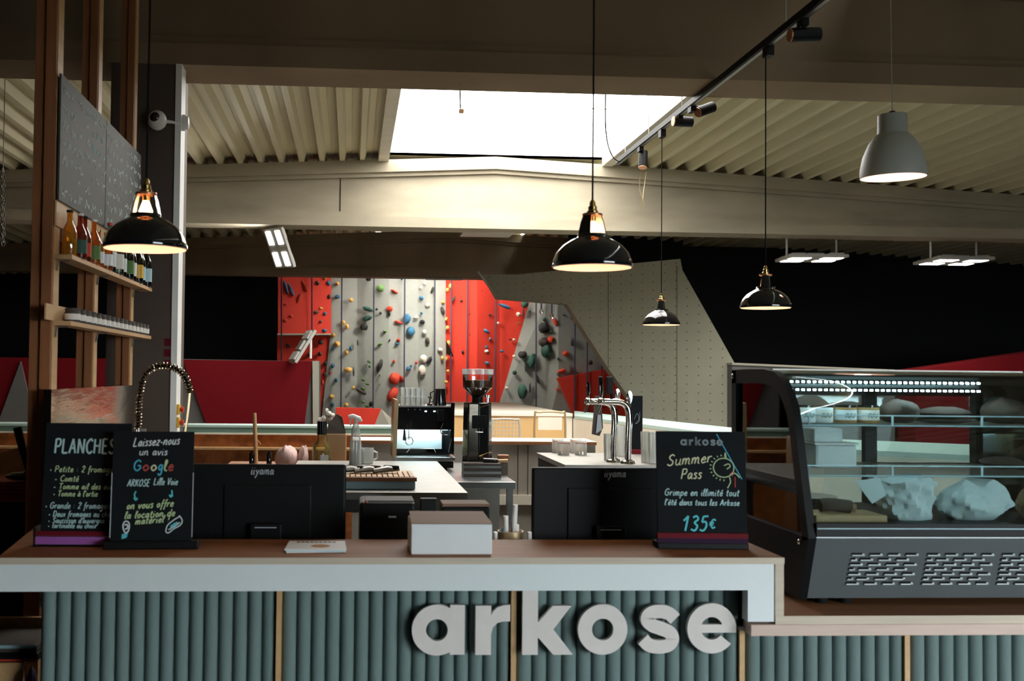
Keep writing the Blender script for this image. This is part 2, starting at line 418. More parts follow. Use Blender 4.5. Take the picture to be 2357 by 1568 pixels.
panel([(1026, 610, DW + .12), (1098, 610, DW - .12), (1098, 1075, DW - .12), (1026, 1075, DW + .12)], 'wall_red')
panel([(1098, 610, DW - .12), (1150, 610, DW + .1), (1235, 640, DW + .1), (1150, 928, DW + .1), (1138, 1075, DW + .1), (1098, 1075, DW - .12)], 'wall_red')
panel([(1235, 640, DW + .1), (1285, 640, DW - .02), (1285, 885, DW - .02), (1240, 1075, DW + .1), (1138, 1075, DW + .1), (1150, 928, DW + .1)], 'wall_grey')
panel([(1285, 640, DW - .02), (1480, 640, DW + .3), (1480, 1075, DW + .3), (1240, 1075, DW + .1), (1285, 885, DW - .02)], 'wall_grey')
panel([(1283, 871), (1405, 847), (1455, 905), (1475, 1010), (1345, 1010)], 'wall_red', 'volume', D=DW - .12, depth=.15)
panel([(1028, 785, DW - .4), (1045, 822, DW - .1), (1028, 815, DW - .1)], 'h_brown', 'volume')
# ropes
rope_px = [(648, 636, 648, 830), (718, 636, 718, 770), (787, 637, 784, 985), (861, 637, 858, 985), (932, 637, 929, 985), (1001, 640, 1000, 985),
           (1040, 640, 1036, 985), (1077, 640, 1074, 985), (1142, 690, 1139, 985), (1234, 695, 1234, 985), (1324, 740, 1322, 985), (1352, 785, 1351, 945), (1386, 830, 1385, 900)]
for a, b, c, d in rope_px:
    top, bot = P(a, b - 30, DW - .16), P(c, d + 40, DW - .14)
    if c < 720: dd = DW - 1.0 + .7 * (a - 640) / 122; top, bot = P(a, b - 30, dd), P(c, d, dd)
    MB().tube([top, bot], .013, 5).build('rope', 'h_rope', cw, world=True)
# holds: (px, py, half width px, half height px, material)
HOLDS = [(848, 642, 6, 5, 'h_black'), (876, 664, 9, 8, 'h_green'), (908, 671, 9, 3, 'h_red'), (925, 642, 3, 3, 'h_blue'), (846, 711, 11, 5, 'h_dgreen'), (846, 732, 11, 6, 'h_dgreen'),
 (838, 752, 9, 8, 'h_black'), (897, 711, 7, 6, 'h_red'), (917, 742, 9, 3, 'h_red'), (897, 722, 2, 7, 'h_black'), (876, 721, 3, 3, 'h_black'), (867, 712, 3, 3, 'h_black'),
 (937, 733, 9, 10, 'h_blue'), (946, 763, 10, 10, 'h_blue'), (970, 686, 5, 5, 'h_blue'), (985, 703, 5, 5, 'h_white'), (977, 653, 4, 4, 'h_white'), (969, 663, 4, 4, 'h_white'),
 (995, 668, 3, 8, 'h_black'), (958, 731, 6, 4, 'h_white'), (972, 741, 6, 5, 'h_black'), (970, 721, 3, 3, 'h_blue'), (977, 765, 5, 6, 'h_white'), (984, 784, 5, 8, 'h_brown'),
 (886, 763, 4, 4, 'h_green'), (875, 793, 6, 3, 'h_green'), (823, 790, 2, 7, 'h_black'), (917, 783, 4, 4, 'h_red'), (914, 792, 4, 3, 'h_blue'), (897, 783, 2, 2, 'h_black'),
 (777, 653, 4, 4, 'h_yellow'), (777, 683, 5, 4, 'h_blue'), (808, 691, 5, 5, 'h_yellow'), (790, 743, 5, 5, 'h_yellow'), (799, 752, 4, 6, 'h_yellow'), (767, 772, 5, 5, 'h_yellow'),
 (776, 792, 6, 6, 'h_yellow'), (807, 802, 4, 5, 'h_blue'), (798, 812, 4, 5, 'h_yellow'), (767, 803, 3, 3, 'h_blue'), (801, 852, 9, 6, 'h_yellow'), (814, 855, 2, 11, 'h_brown'),
 (749, 837, 4, 6, 'h_black'), (766, 842, 4, 5, 'h_blue'), (760, 859, 2, 4, 'h_red'), (747, 861, 3, 4, 'h_brown'), (742, 881, 4, 6, 'h_red'), (774, 875, 4, 5, 'h_blue'), (753, 872, 2, 2, 'h_yellow'),
 (850, 833, 5, 3, 'h_green'), (851, 844, 3, 3, 'h_green'), (874, 842, 6, 15, 'h_black'), (907, 832, 3, 4, 'h_red'), (836, 874, 5, 3, 'h_green'), (846, 884, 5, 3, 'h_green'),
 (813, 893, 3, 5, 'h_yellow'), (832, 901, 13, 5, 'h_brown'), (836, 895, 6, 3, 'h_green'), (874, 864, 2, 2, 'h_green'), (874, 885, 2, 2, 'h_green'), (764, 913, 6, 5, 'h_yellow'),
 (765, 932, 4, 5, 'h_blue'), (797, 933, 5, 5, 'h_yellow'), (797, 914, 2, 2, 'h_blue'), (836, 925, 4, 3, 'h_green'), (845, 935, 5, 3, 'h_green'), (854, 930, 5, 6, 'h_black'),
 (908, 872, 13, 13, 'h_red'), (925, 873, 5, 8, 'h_red'), (904, 908, 11, 17, 'h_red'), (940, 849, 5, 5, 'h_blue'), (946, 843, 3, 3, 'h_blue'), (974, 826, 8, 9, 'h_white'),
 (972, 852, 9, 11, 'h_white'), (988, 829, 4, 9, 'h_black'), (1013, 806, 6, 5, 'h_white'), (958, 835, 3, 4, 'h_red'), (1019, 716, 4, 9, 'h_black'), (969, 870, 2, 2, 'h_black'),
 (1036, 659, 4, 6, 'h_yellow'), (1030, 668, 4, 5, 'h_yellow'), (1020, 696, 4, 4, 'h_yellow'), (1027, 735, 3, 5, 'h_yellow'), (1030, 755, 4, 5, 'h_yellow'), (1018, 825, 4, 5, 'h_yellow'),
 (1028, 825, 3, 5, 'h_yellow'), (1031, 855, 4, 4, 'h_yellow'), (1027, 880, 4, 4, 'h_yellow'), (1032, 790, 5, 6, 'h_yellow'), (1043, 690, 3, 9, 'h_brown'),
 (1162, 705, 14, 4, 'h_blue'), (1118, 762, 9, 4, 'h_blue'), (1128, 781, 3, 4, 'h_blue'), (1119, 799, 3, 4, 'h_blue'), (1120, 836, 6, 4, 'h_blue'), (1155, 809, 4, 3, 'h_blue'), (1119, 809, 5, 4, 'h_white'),
 (1193, 724, 5, 5, 'h_white'), (1207, 701, 8, 8, 'h_dgreen'), (1205, 718, 2, 9, 'h_black'), (1147, 744, 3, 3, 'h_white'), (1193, 744, 3, 2, 'h_green'), (1128, 725, 3, 3, 'h_black'), (1174, 782, 2, 2, 'h_black'),
 (1183, 782, 3, 3, 'h_white'), (1085, 828, 3, 4, 'h_black'), (1065, 810, 3, 4, 'h_black'), (1062, 693, 3, 3, 'h_black'), (1081, 724, 3, 3, 'h_black'), (1091, 753, 3, 4, 'h_black'), (1081, 771, 3, 3, 'h_black'), (1110, 670, 2, 3, 'h_black'),
 (1252, 755, 13, 12, 'h_black'), (1251, 788, 12, 10, 'h_brown'), (1258, 808, 12, 15, 'h_dgreen'), (1268, 782, 8, 7, 'h_red'), (1278, 741, 4, 9, 'h_red'), (1253, 735, 4, 4, 'h_dgreen'), (1268, 763, 4, 4, 'h_dgreen'),
 (1203, 817, 11, 8, 'h_black'), (1224, 830, 10, 16, 'h_dgreen'), (1202, 901, 11, 16, 'h_dgreen'), (1184, 858, 5, 5, 'h_dgreen'), (1302, 814, 7, 6, 'h_red'), (1292, 854, 10, 4, 'h_red'), (1284, 862, 3, 3, 'h_dgreen'),
 (1358, 834, 6, 6, 'h_brown'), (1312, 849, 2, 9, 'h_brown'), (1315, 786, 2, 9, 'h_brown'), (1210, 845, 2, 11, 'h_black'), (1220, 893, 2, 11, 'h_black'), (1238, 874, 3, 10, 'h_black'), (1317, 732, 3, 3, 'h_brown'), (1285, 826, 3, 3, 'h_dgreen'),
 (1298, 725, 2, 2, 'h_black'), (1219, 717, 3, 3, 'h_dgreen'), (1166, 894, 4, 4, 'h_white'), (1283, 896, 3, 4, 'h_red'), (1300, 893, 4, 8, 'h_red'), (1332, 933, 9, 4, 'h_red'), (1372, 882, 4, 4, 'h_black'), (1183, 820, 3, 3, 'h_white')]
HOLDS_UP = [(658, 660, 3, 17, 'h_blue'), (669, 665, 3, 18, 'h_blue'), (700, 657, 4, 15, 'h_red'), (689, 689, 4, 15, 'h_red'), (730, 652, 6, 5, 'h_brown'), (748, 641, 4, 4, 'h_yellow'), (757, 652, 4, 6, 'h_blue'),
 (758, 683, 4, 5, 'h_brown'), (739, 710, 4, 3, 'h_yellow'), (728, 719, 5, 4, 'h_brown'), (748, 722, 4, 4, 'h_blue'), (738, 741, 4, 3, 'h_brown'), (746, 761, 6, 4, 'h_blue'), (657, 701, 4, 2, 'h_red'), (656, 738, 4, 4, 'h_red'), (671, 728, 3, 3, 'h_red')]
def make_hold(px, py, hw, hh, m, D, i):
    c = P(px, py, D); s = D / F; r = min(hw, hh) * s
    b = MB().blob(c, (hw * s * 1.05, max(.06, r * .9), hh * s * 1.05), .13, i, 9, 6)
    if max(hw, hh) > 1.5 * min(hw, hh) and min(hw, hh) > 2:
        an = R(random.Random(i).choice((-28, -18, 18, 28))); ca, sa = math.cos(an), math.sin(an)
        b.v = [Vector((c.x + (v.x - c.x) * ca - (v.z - c.z) * sa, v.y, c.z + (v.x - c.x) * sa + (v.z - c.z) * ca)) for v in b.v]
    b.build('hold', m, cw, True, True)
for i, h in enumerate(HOLDS): make_hold(*h, DW - .02, i)
for i, h in enumerate(HOLDS_UP): make_hold(*h, DW - .9 + .7 * (h[0] - 640) / 122, 300 + i)
for i, (x, y) in enumerate([(663, 797), (739, 788), (713, 816), (736, 815)]): make_hold(x, y, 5, 5, 'h_brown', DW - .06, 350 + i)
for a, b, c in ((1246, 695, 712), (1270, 695, 723)):
    MB().tube([P(a, b - 5, DW - .1), P(a, c, DW - .1)], .015, 5).build('sling', 'h_rope', cw, world=True)
    ct = P(a, c + 5, DW - .1)
    MB().tube([ct + Vector((.025 * math.sin(t), 0, .05 * math.cos(t))) for t in [k * math.pi / 6 for k in range(13)]], .008, 5).build('carabiner', 'chrome', cw, world=True)

# leaning bolt-hole slab on the right of the climbing wall
def slabD(px): return 1 / (1 / 16.0 + (px - 1130) * ((1 / 13.0 - 1 / 16.0) / 560))
sl = thing('overhang_slab', 'big pale grey leaning slab with rows of bolt holes', 'climbing slab', (P(1600, 900, 13.5).x, 13.5, 0))
pts = [(1113, 632), (1190, 632), (1566, 596), (1571, 622), (1692, 838), (1692, 1135), (1560, 1135), (1480, 960), (1400, 848), (1345, 762), (1305, 700), (1145, 687)]
MB().prism([P(x, y, slabD(x)) for x, y in pts], (.0, .25, 0)).build('slab', 'slab_grey', sl, world=True)
MB().tube([P(1100, 625, 15.9), P(1145, 687, 15.85)], .015, 6).build('edge_strip', 'edge_grey', sl, world=True)
for a, b in (((1400, 600), (1400, 850)), ((1558, 600), (1558, 1100))):
    q0, q1 = P(a[0], 612, slabD(a[0]) - .004), P(b[0], b[1], slabD(b[0]) - .004)
    MB().tube([q0, q1], .004, 4).build('joint', 'h_brown', sl, world=True)

# red and grey bouldering block on the left
bb = thing('bouldering_block', 'low bouldering block with dark red trapezoid on grey panels, behind the faucet', 'climbing block', (P(570, 900, 12).x, 12, 0))
DB = 12.0
def bpanel(pts, m, D, depth, name='panel', par=bb):
    return MB().prism([P(x, y, D) for x, y in pts], (0, depth, 0)).build(name, m, par, world=True)
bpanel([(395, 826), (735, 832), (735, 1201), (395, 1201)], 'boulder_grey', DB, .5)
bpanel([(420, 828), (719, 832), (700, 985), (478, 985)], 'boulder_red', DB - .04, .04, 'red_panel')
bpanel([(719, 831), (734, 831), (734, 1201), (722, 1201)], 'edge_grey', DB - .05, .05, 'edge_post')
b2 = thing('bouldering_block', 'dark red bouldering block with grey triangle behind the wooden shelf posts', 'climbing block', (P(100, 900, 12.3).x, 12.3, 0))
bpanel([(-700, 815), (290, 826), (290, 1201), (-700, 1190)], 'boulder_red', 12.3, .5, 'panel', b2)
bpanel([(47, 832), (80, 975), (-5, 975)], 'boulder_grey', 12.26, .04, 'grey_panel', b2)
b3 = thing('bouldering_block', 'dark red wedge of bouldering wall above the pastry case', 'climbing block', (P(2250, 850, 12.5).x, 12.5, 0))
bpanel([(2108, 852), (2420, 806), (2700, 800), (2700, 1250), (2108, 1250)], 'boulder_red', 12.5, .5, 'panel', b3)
b4 = thing('low_partition', 'plain grey partition wall running behind the pastry case', 'partition', (P(1880, 850, 12.8).x, 12.8, 0))
bpanel([(1685, 837), (2060, 853), (2060, 1178), (1685, 1178)], 'boulder_grey', 12.9, .2, 'panel', b4)
bpanel([(1685, 835), (2060, 851), (2060, 855), (1685, 840)], 'edge_grey', 12.88, .25, 'cap', b4)

# mint-capped OSB parapet
DP = 8.5
zp = P(600, 977, DP + .15).z
x0, x1 = ROOMX0 + .01, P(905, 980, DP).x
pr = thing('parapet', 'mint topped parapet clad in brown chipboard behind the work area', 'partition', ((x0 + x1) / 2, DP, 0))
MB().box(x0, x1, DP, DP + .25, zp - .02, zp).build('cap', 'mint', pr, world=True, bevel=.004)
za, zb_, zc, zd = P(600, 984, DP).z, P(600, 997, DP).z, P(600, 1029, DP).z, P(600, 1033, DP).z
MB().box(x0, x1, DP + .01, DP + .2, zb_, zp - .02).build('green_fascia', 'green_face', pr, world=True)
MB().box(x0, x1, DP - .03, DP + .2, zb_ - .012, zb_).build('ledge', 'cream', pr, world=True)
MB().box(x0, x1, DP + .02, DP + .2, zc, zb_ - .012).build('chipboard_panel', 'osb', pr, world=True)
MB().box(x0, x1, DP - .12, DP + .2, zc - .016, zc).build('ledge', 'pale_wood', pr, world=True)
MB().box(x0, x1, DP - .02, DP + .2, 0, zc - .016).build('chipboard_panel', 'osb', pr, world=True)
# red volume and folded roof-like wedge behind it
v = MB(); v.prism([P(773, 938, 9.6), P(877, 941, 9.6), P(860, 985, 9.6), P(773, 985, 9.6)], (0, .05, 0))
rv = thing('climbing_volume', 'small bright red climbing volume standing behind the parapet', 'climbing volume', (P(820, 985, 9.6).x, 9.6, 0))
v.build('red_face', 'wall_red', rv, world=True)
MB().prism([P(877, 941, 9.6), P(900, 962, 9.7), P(900, 985, 9.7), P(855, 985, 9.6)], (0, .05, 0)).build('side_face', 'edge_grey', rv, world=True)
MB().box(P(773, 980, 9.6).x, P(900, 980, 9.6).x, 9.6, 9.7, 0, P(800, 980, 9.6).z).build('base', 'boulder_grey', rv, world=True)

# cream platform block with a front tinted with orange light, and mint topped diagonal platform
za = P(1180, 951, 11.0).z
xa, xb = P(1000, 950, 11).x, P(1318, 950, 11).x
cp = thing('platform_block', 'cream topped platform with plywood front tinted with orange light behind the grinder', 'platform', ((xa + xb) / 2, 11, 0))
MB().box(xa, xb, 11, 15.3, za - .03, za).build('top', 'cream', cp, world=True)
MB().box(xa, P(1302, 950, 11).x, 11.02, 15.2, 0, za - .03).build('front', 'orange_lit_ply', cp, world=True)  # orange light on the plywood is put into its colour
MB().box(P(1302, 950, 11).x, xb, 11.02, 15.2, 0, za - .03).build('corner', 'cream', cp, world=True)
zt = za - .02
q = [PZ(1322, 946, zt), PZ(1690, 985, zt), PZ(1900, 1010, zt), PZ(3300, 1065, zt), PZ(3300, 1100, zt), PZ(1900, 1032, zt), PZ(1690, 1003, zt), PZ(1322, 957, zt)]
mp_ = thing('diagonal_platform', 'mint topped diagonal platform with cream front running behind the beer taps', 'platform', (q[1].x, q[1].y, 0))
MB().prism([v - Vector((0, 0, .03)) for v in q], (0, 0, .03)).build('top', 'mint', mp_, world=True)
fr = [q[7], q[6], q[5], q[4]]
for a, b in zip(fr[:-1], fr[1:]):
    MB().prism([Vector((a.x, a.y + .02, 0)), Vector((b.x, b.y + .02, 0)), Vector((b.x, b.y + .02, zt - .03)), Vector((a.x, a.y + .02, zt - .03))], (0, .06, 0)).build('front_panel', 'cream', mp_, world=True)

# ------------------------------------------------------------------ service counter
YC = 3.2
zc_top = PZ(900, 1288, 1.0).z
def zat(px, py, y): return P(px, py, y).z
def xat(px, y, py=1300): return P(px, py, y).x
zt = zat(900, 1284, YC); ztb = zat(900, 1299, YC)
# wooden worktop
fl, fr_ = P(-6, 1290, YC).x, P(1805, 1290, YC).x
yb = PZ(900, 1242, zt).y
poly = [(fl, YC), (fr_, YC), (fr_, yb + .25), (P(1650, 1240, yb + .25).x, yb + .25), (P(1650, 1240, yb).x, yb), (fl + .35, yb), (fl + .33, 3.84), (fl - .075, 3.84)]
ct = tag(MB().prism([(x, y, ztb) for x, y in poly], (0, 0, zt - ztb)).build('countertop', 'counter_wood', bevel=.003), 'long reddish wood countertop across the front of the bar', 'countertop')
MB().box(fl, fr_, YC - .003, YC, ztb, zt).build('edge_band', 'ply_edge', ct, world=True)
# base with white apron, padded green flutes and battens
ba = thing('bar_counter', 'front counter with padded sage green flutes and white painted apron', 'counter', ((fl + fr_) / 2, YC + .1, 0))
za0 = zat(900, 1361, YC); zleg = zat(1750, 1432, YC)
xl, xm, xr = xat(-6, YC), xat(1722, YC), xat(1782, YC)
ap = MB(); ap.box(xl, xr, YC + .002, YC + .05, za0, ztb)
ap.box(xm, xr, YC + .002, YC + .05, zleg, za0)
ap.build('apron', 'white_paint', ba, world=True)
MB().box(xr + .004, fr_, YC + .002, YC + .64, zat(1795, 1437, YC), ztb).build('end_panel', 'ply_edge', ba, world=True)
YP = YC + .10
fm = MB(); n = 8
prof = [(-.5 + i / n, -.35 * math.sin(math.pi * i / n) ** .6 if 0 < i < n else 0) for i in range(n + 1)]
fm.prism([(x, y, 0) for x, y in prof] + [(.5, .3, 0), (-.5, .3, 0)], (0, 0, 1))
proto = None
def flutes(px0, px1, count, z1, y, parent):
    global proto
    a, b = xat(px0, y, 1450), xat(px1, y, 1450); w = (b - a) / count
    for k in range(count):
        x = a + (k + .5) * w; loc = Vector((x, y, .06)) - parent.location
        if proto is None:
            proto = fm.build('flute', 'green_felt', parent, True, ang=50); o = proto; o.location = loc
        else: o = inst(proto, 'flute', parent, loc)
        o.scale = (w * .985, .045, z1 - .06)
flutes(95, 636, 16, ztb - .01, YP, ba); flutes(649, 1176, 16, ztb - .01, YP, ba); flutes(1189, 1699, 15, ztb - .01, YP, ba)
bat = [(636, 648), (1176, 1188)]
for a, b in bat:
    MB().box(xat(a, YP - .02, 1450), xat(b, YP - .02, 1450), YP - .025, YP + .02, .06, za0 + .03).build('batten', 'pale_wood', ba, world=True)
MB().box(xat(95, YP), xr, YP + .014, YP + .05, 0, ztb - .005).build('carcass', 'black_rubber', ba, world=True)
MB().box(xat(95, YP), xr, YP - .0, YP + .014, 0, .058).build('plinth', 'black_rubber', ba, world=True)

# lower counter on the right
YL = YC + .0
zl1 = zat(2000, 1418, YL); zl0 = zat(2000, 1437, YL); zl00 = zat(2000, 1463, YL)
xL, xR = xat(1727, YL, 1440), xat(2800, YL, 1440)
lt = tag(MB().box(fr_ - .002, xR, YL + .003, YL + .80, zl0, zl1).build('low_worktop', 'counter_wood'), 'lower dark worktop carrying the pastry case', 'countertop')
MB().box(xat(1785, YL, 1440), xR, YL, YL + .003, zl0, zl1).build('edge_band', 'ply_edge', lt, world=True)
lb = thing('low_counter', 'lower counter base under the pastry case with green flutes and pink wood rail', 'counter', ((xL + xR) / 2, YL + .1, 0))
MB().box(xL, xR, YL - .005, YL + .06, zl00, zl0).build('rail', 'pink_edge', lb, world=True, bevel=.002)
flutes(1716, 2079, 11, zl00 + .02, YP, lb); flutes(2094, 2460, 11, zl00 + .02, YP, lb); flutes(2474, 2790, 10, zl00 + .02, YP, lb)
for a, b in ((1701, 1713), (2081, 2093), (2461, 2473)):
    MB().box(xat(a, YP - .02, 1520), xat(b, YP - .02, 1520), YP - .025, YP + .02, .06, zl00 + (.0 if a > 1750 else .004)).build('batten', 'pale_wood', lb, world=True)
MB().box(xr + .006, xR, YP + .014, YP + .05, 0, zl0).build('carcass', 'black_rubber', lb, world=True)
MB().box(xL + .12, xR, YP, YP + .014, 0, .058).build('plinth', 'black_rubber', lb, world=True)
MB().tube([P(1698, 1446, YP - .05), P(1728, 1446, YP - .05)], .006, 8).build('bolt', 'steel', lb, world=True)

# wooden letters on the flutes
YLt = YP - .052; pxm = YLt / F
lo = P(948, 1508, YLt)
ls = thing('logo_sign', 'pale wooden arkose lettering fixed on the green flutes', 'sign', (P(1320, 1508, YLt).x, YLt, P(1320, 1508, YLt).z))
def ring(mb, c, ro, ri, a0, a1, y0, y1, seg=36):
    pts = []
    n = max(2, int(seg * abs(a1 - a0) / 360)); vs = []; fs = []
    for i in range(n + 1):
        a = R(a0 + (a1 - a0) * i / n)
        for r in (ro, ri):
            for y in (y0, y1): vs.append((c[0] + r * math.cos(a), y, c[1] + r * math.sin(a)))
    for i in range(n):
        b = 4 * i; e = b + 4
        fs += [(b, e, e + 2, b + 2), (b + 1, b + 3, e + 3, e + 1), (b, b + 1, e + 1, e), (b + 2, e + 2, e + 3, b + 3)]
    if abs(a1 - a0) < 359: fs += [(0, 2, 3, 1), (4 * n, 4 * n + 1, 4 * n + 3, 4 * n + 2)]
    else:
        pass
    return mb.add(vs, fs)
def thick(mb, pts, w, y0, y1):
    n = len(pts); vs, fs = [], []
    for i in range(n):
        a = Vector(pts[max(i - 1, 0)]); b = Vector(pts[min(i + 1, n - 1)]); t = (b - a).normalized(); q = Vector((-t.y, t.x)) * w / 2; p = Vector(pts[i])
        for e in (p + q, p - q):
            for y in (y0, y1): vs.append((e.x, y, e.y))
    for i in range(n - 1):
        b = 4 * i; e = b + 4
        fs += [(b, e, e + 2, b + 2), (b + 1, b + 3, e + 3, e + 1), (b, b + 1, e + 1, e), (b + 2, e + 2, e + 3, b + 3)]
    fs += [(0, 2, 3, 1), (4 * n - 4, 4 * n - 3, 4 * n - 1, 4 * n - 2)]
    return mb.add(vs, fs)
def letter(ch, y0, y1):      # units: pixels of the photo, baseline 0
    mb = MB()
    def pl(p): mb.prism([(x, y0 - .25, z) for x, z in p], (0, y1 - y0, 0))
    if ch == 'a': ring(mb, (57, 56), 58, 25, 0, 360, y0, y1); pl([(87, 0), (121, 0), (121, 113), (87, 113)])
    if ch == 'o': ring(mb, (58, 57), 58, 25, 0, 360, y0, y1)
    if ch == 'r': pl([(0, 0), (36, 0), (36, 112), (0, 112)]); mb.prism([(x, y0, z) for x, z in [(36, 46), (40, 62), (50, 72), (64, 76), (80, 76), (80, 114), (64, 113), (50, 108), (40, 98), (36, 90)]], (0, y1 - y0, 0))
    if ch == 'k':
        pl([(0, 0), (36, 0), (36, 158), (0, 158)]); pl([(36, 40), (72, 0), (118, 0), (72, 58), (114, 112), (70, 112), (36, 74)])
    if ch == 's': thick(mb, smooth_path([(85, 80), (70, 93), (48, 98), (26, 93), (19, 79), (30, 66), (52, 58), (72, 49), (79, 34), (69, 20), (46, 16), (24, 20), (9, 34)], 4), 31, y0, y1)
    if ch == 'e': ring(mb, (57, 57), 58, 26, 0, 322, y0, y1); pl([(24, 47), (115, 47), (115, 66), (24, 66)])
    return mb
for ch, px, base in (('a', 948, 1508), ('r', 1094, 1508), ('k', 1202, 1508), ('o', 1330, 1507), ('s', 1471, 1506), ('e', 1583, 1504)):
    o3 = P(px, base, YLt); mb = letter(ch, 0, .018 / pxm)
    mb.v = [o3 + v * pxm for v in mb.v]
    mb.build('letter_' + ch, 'letter_ply', ls, world=True)

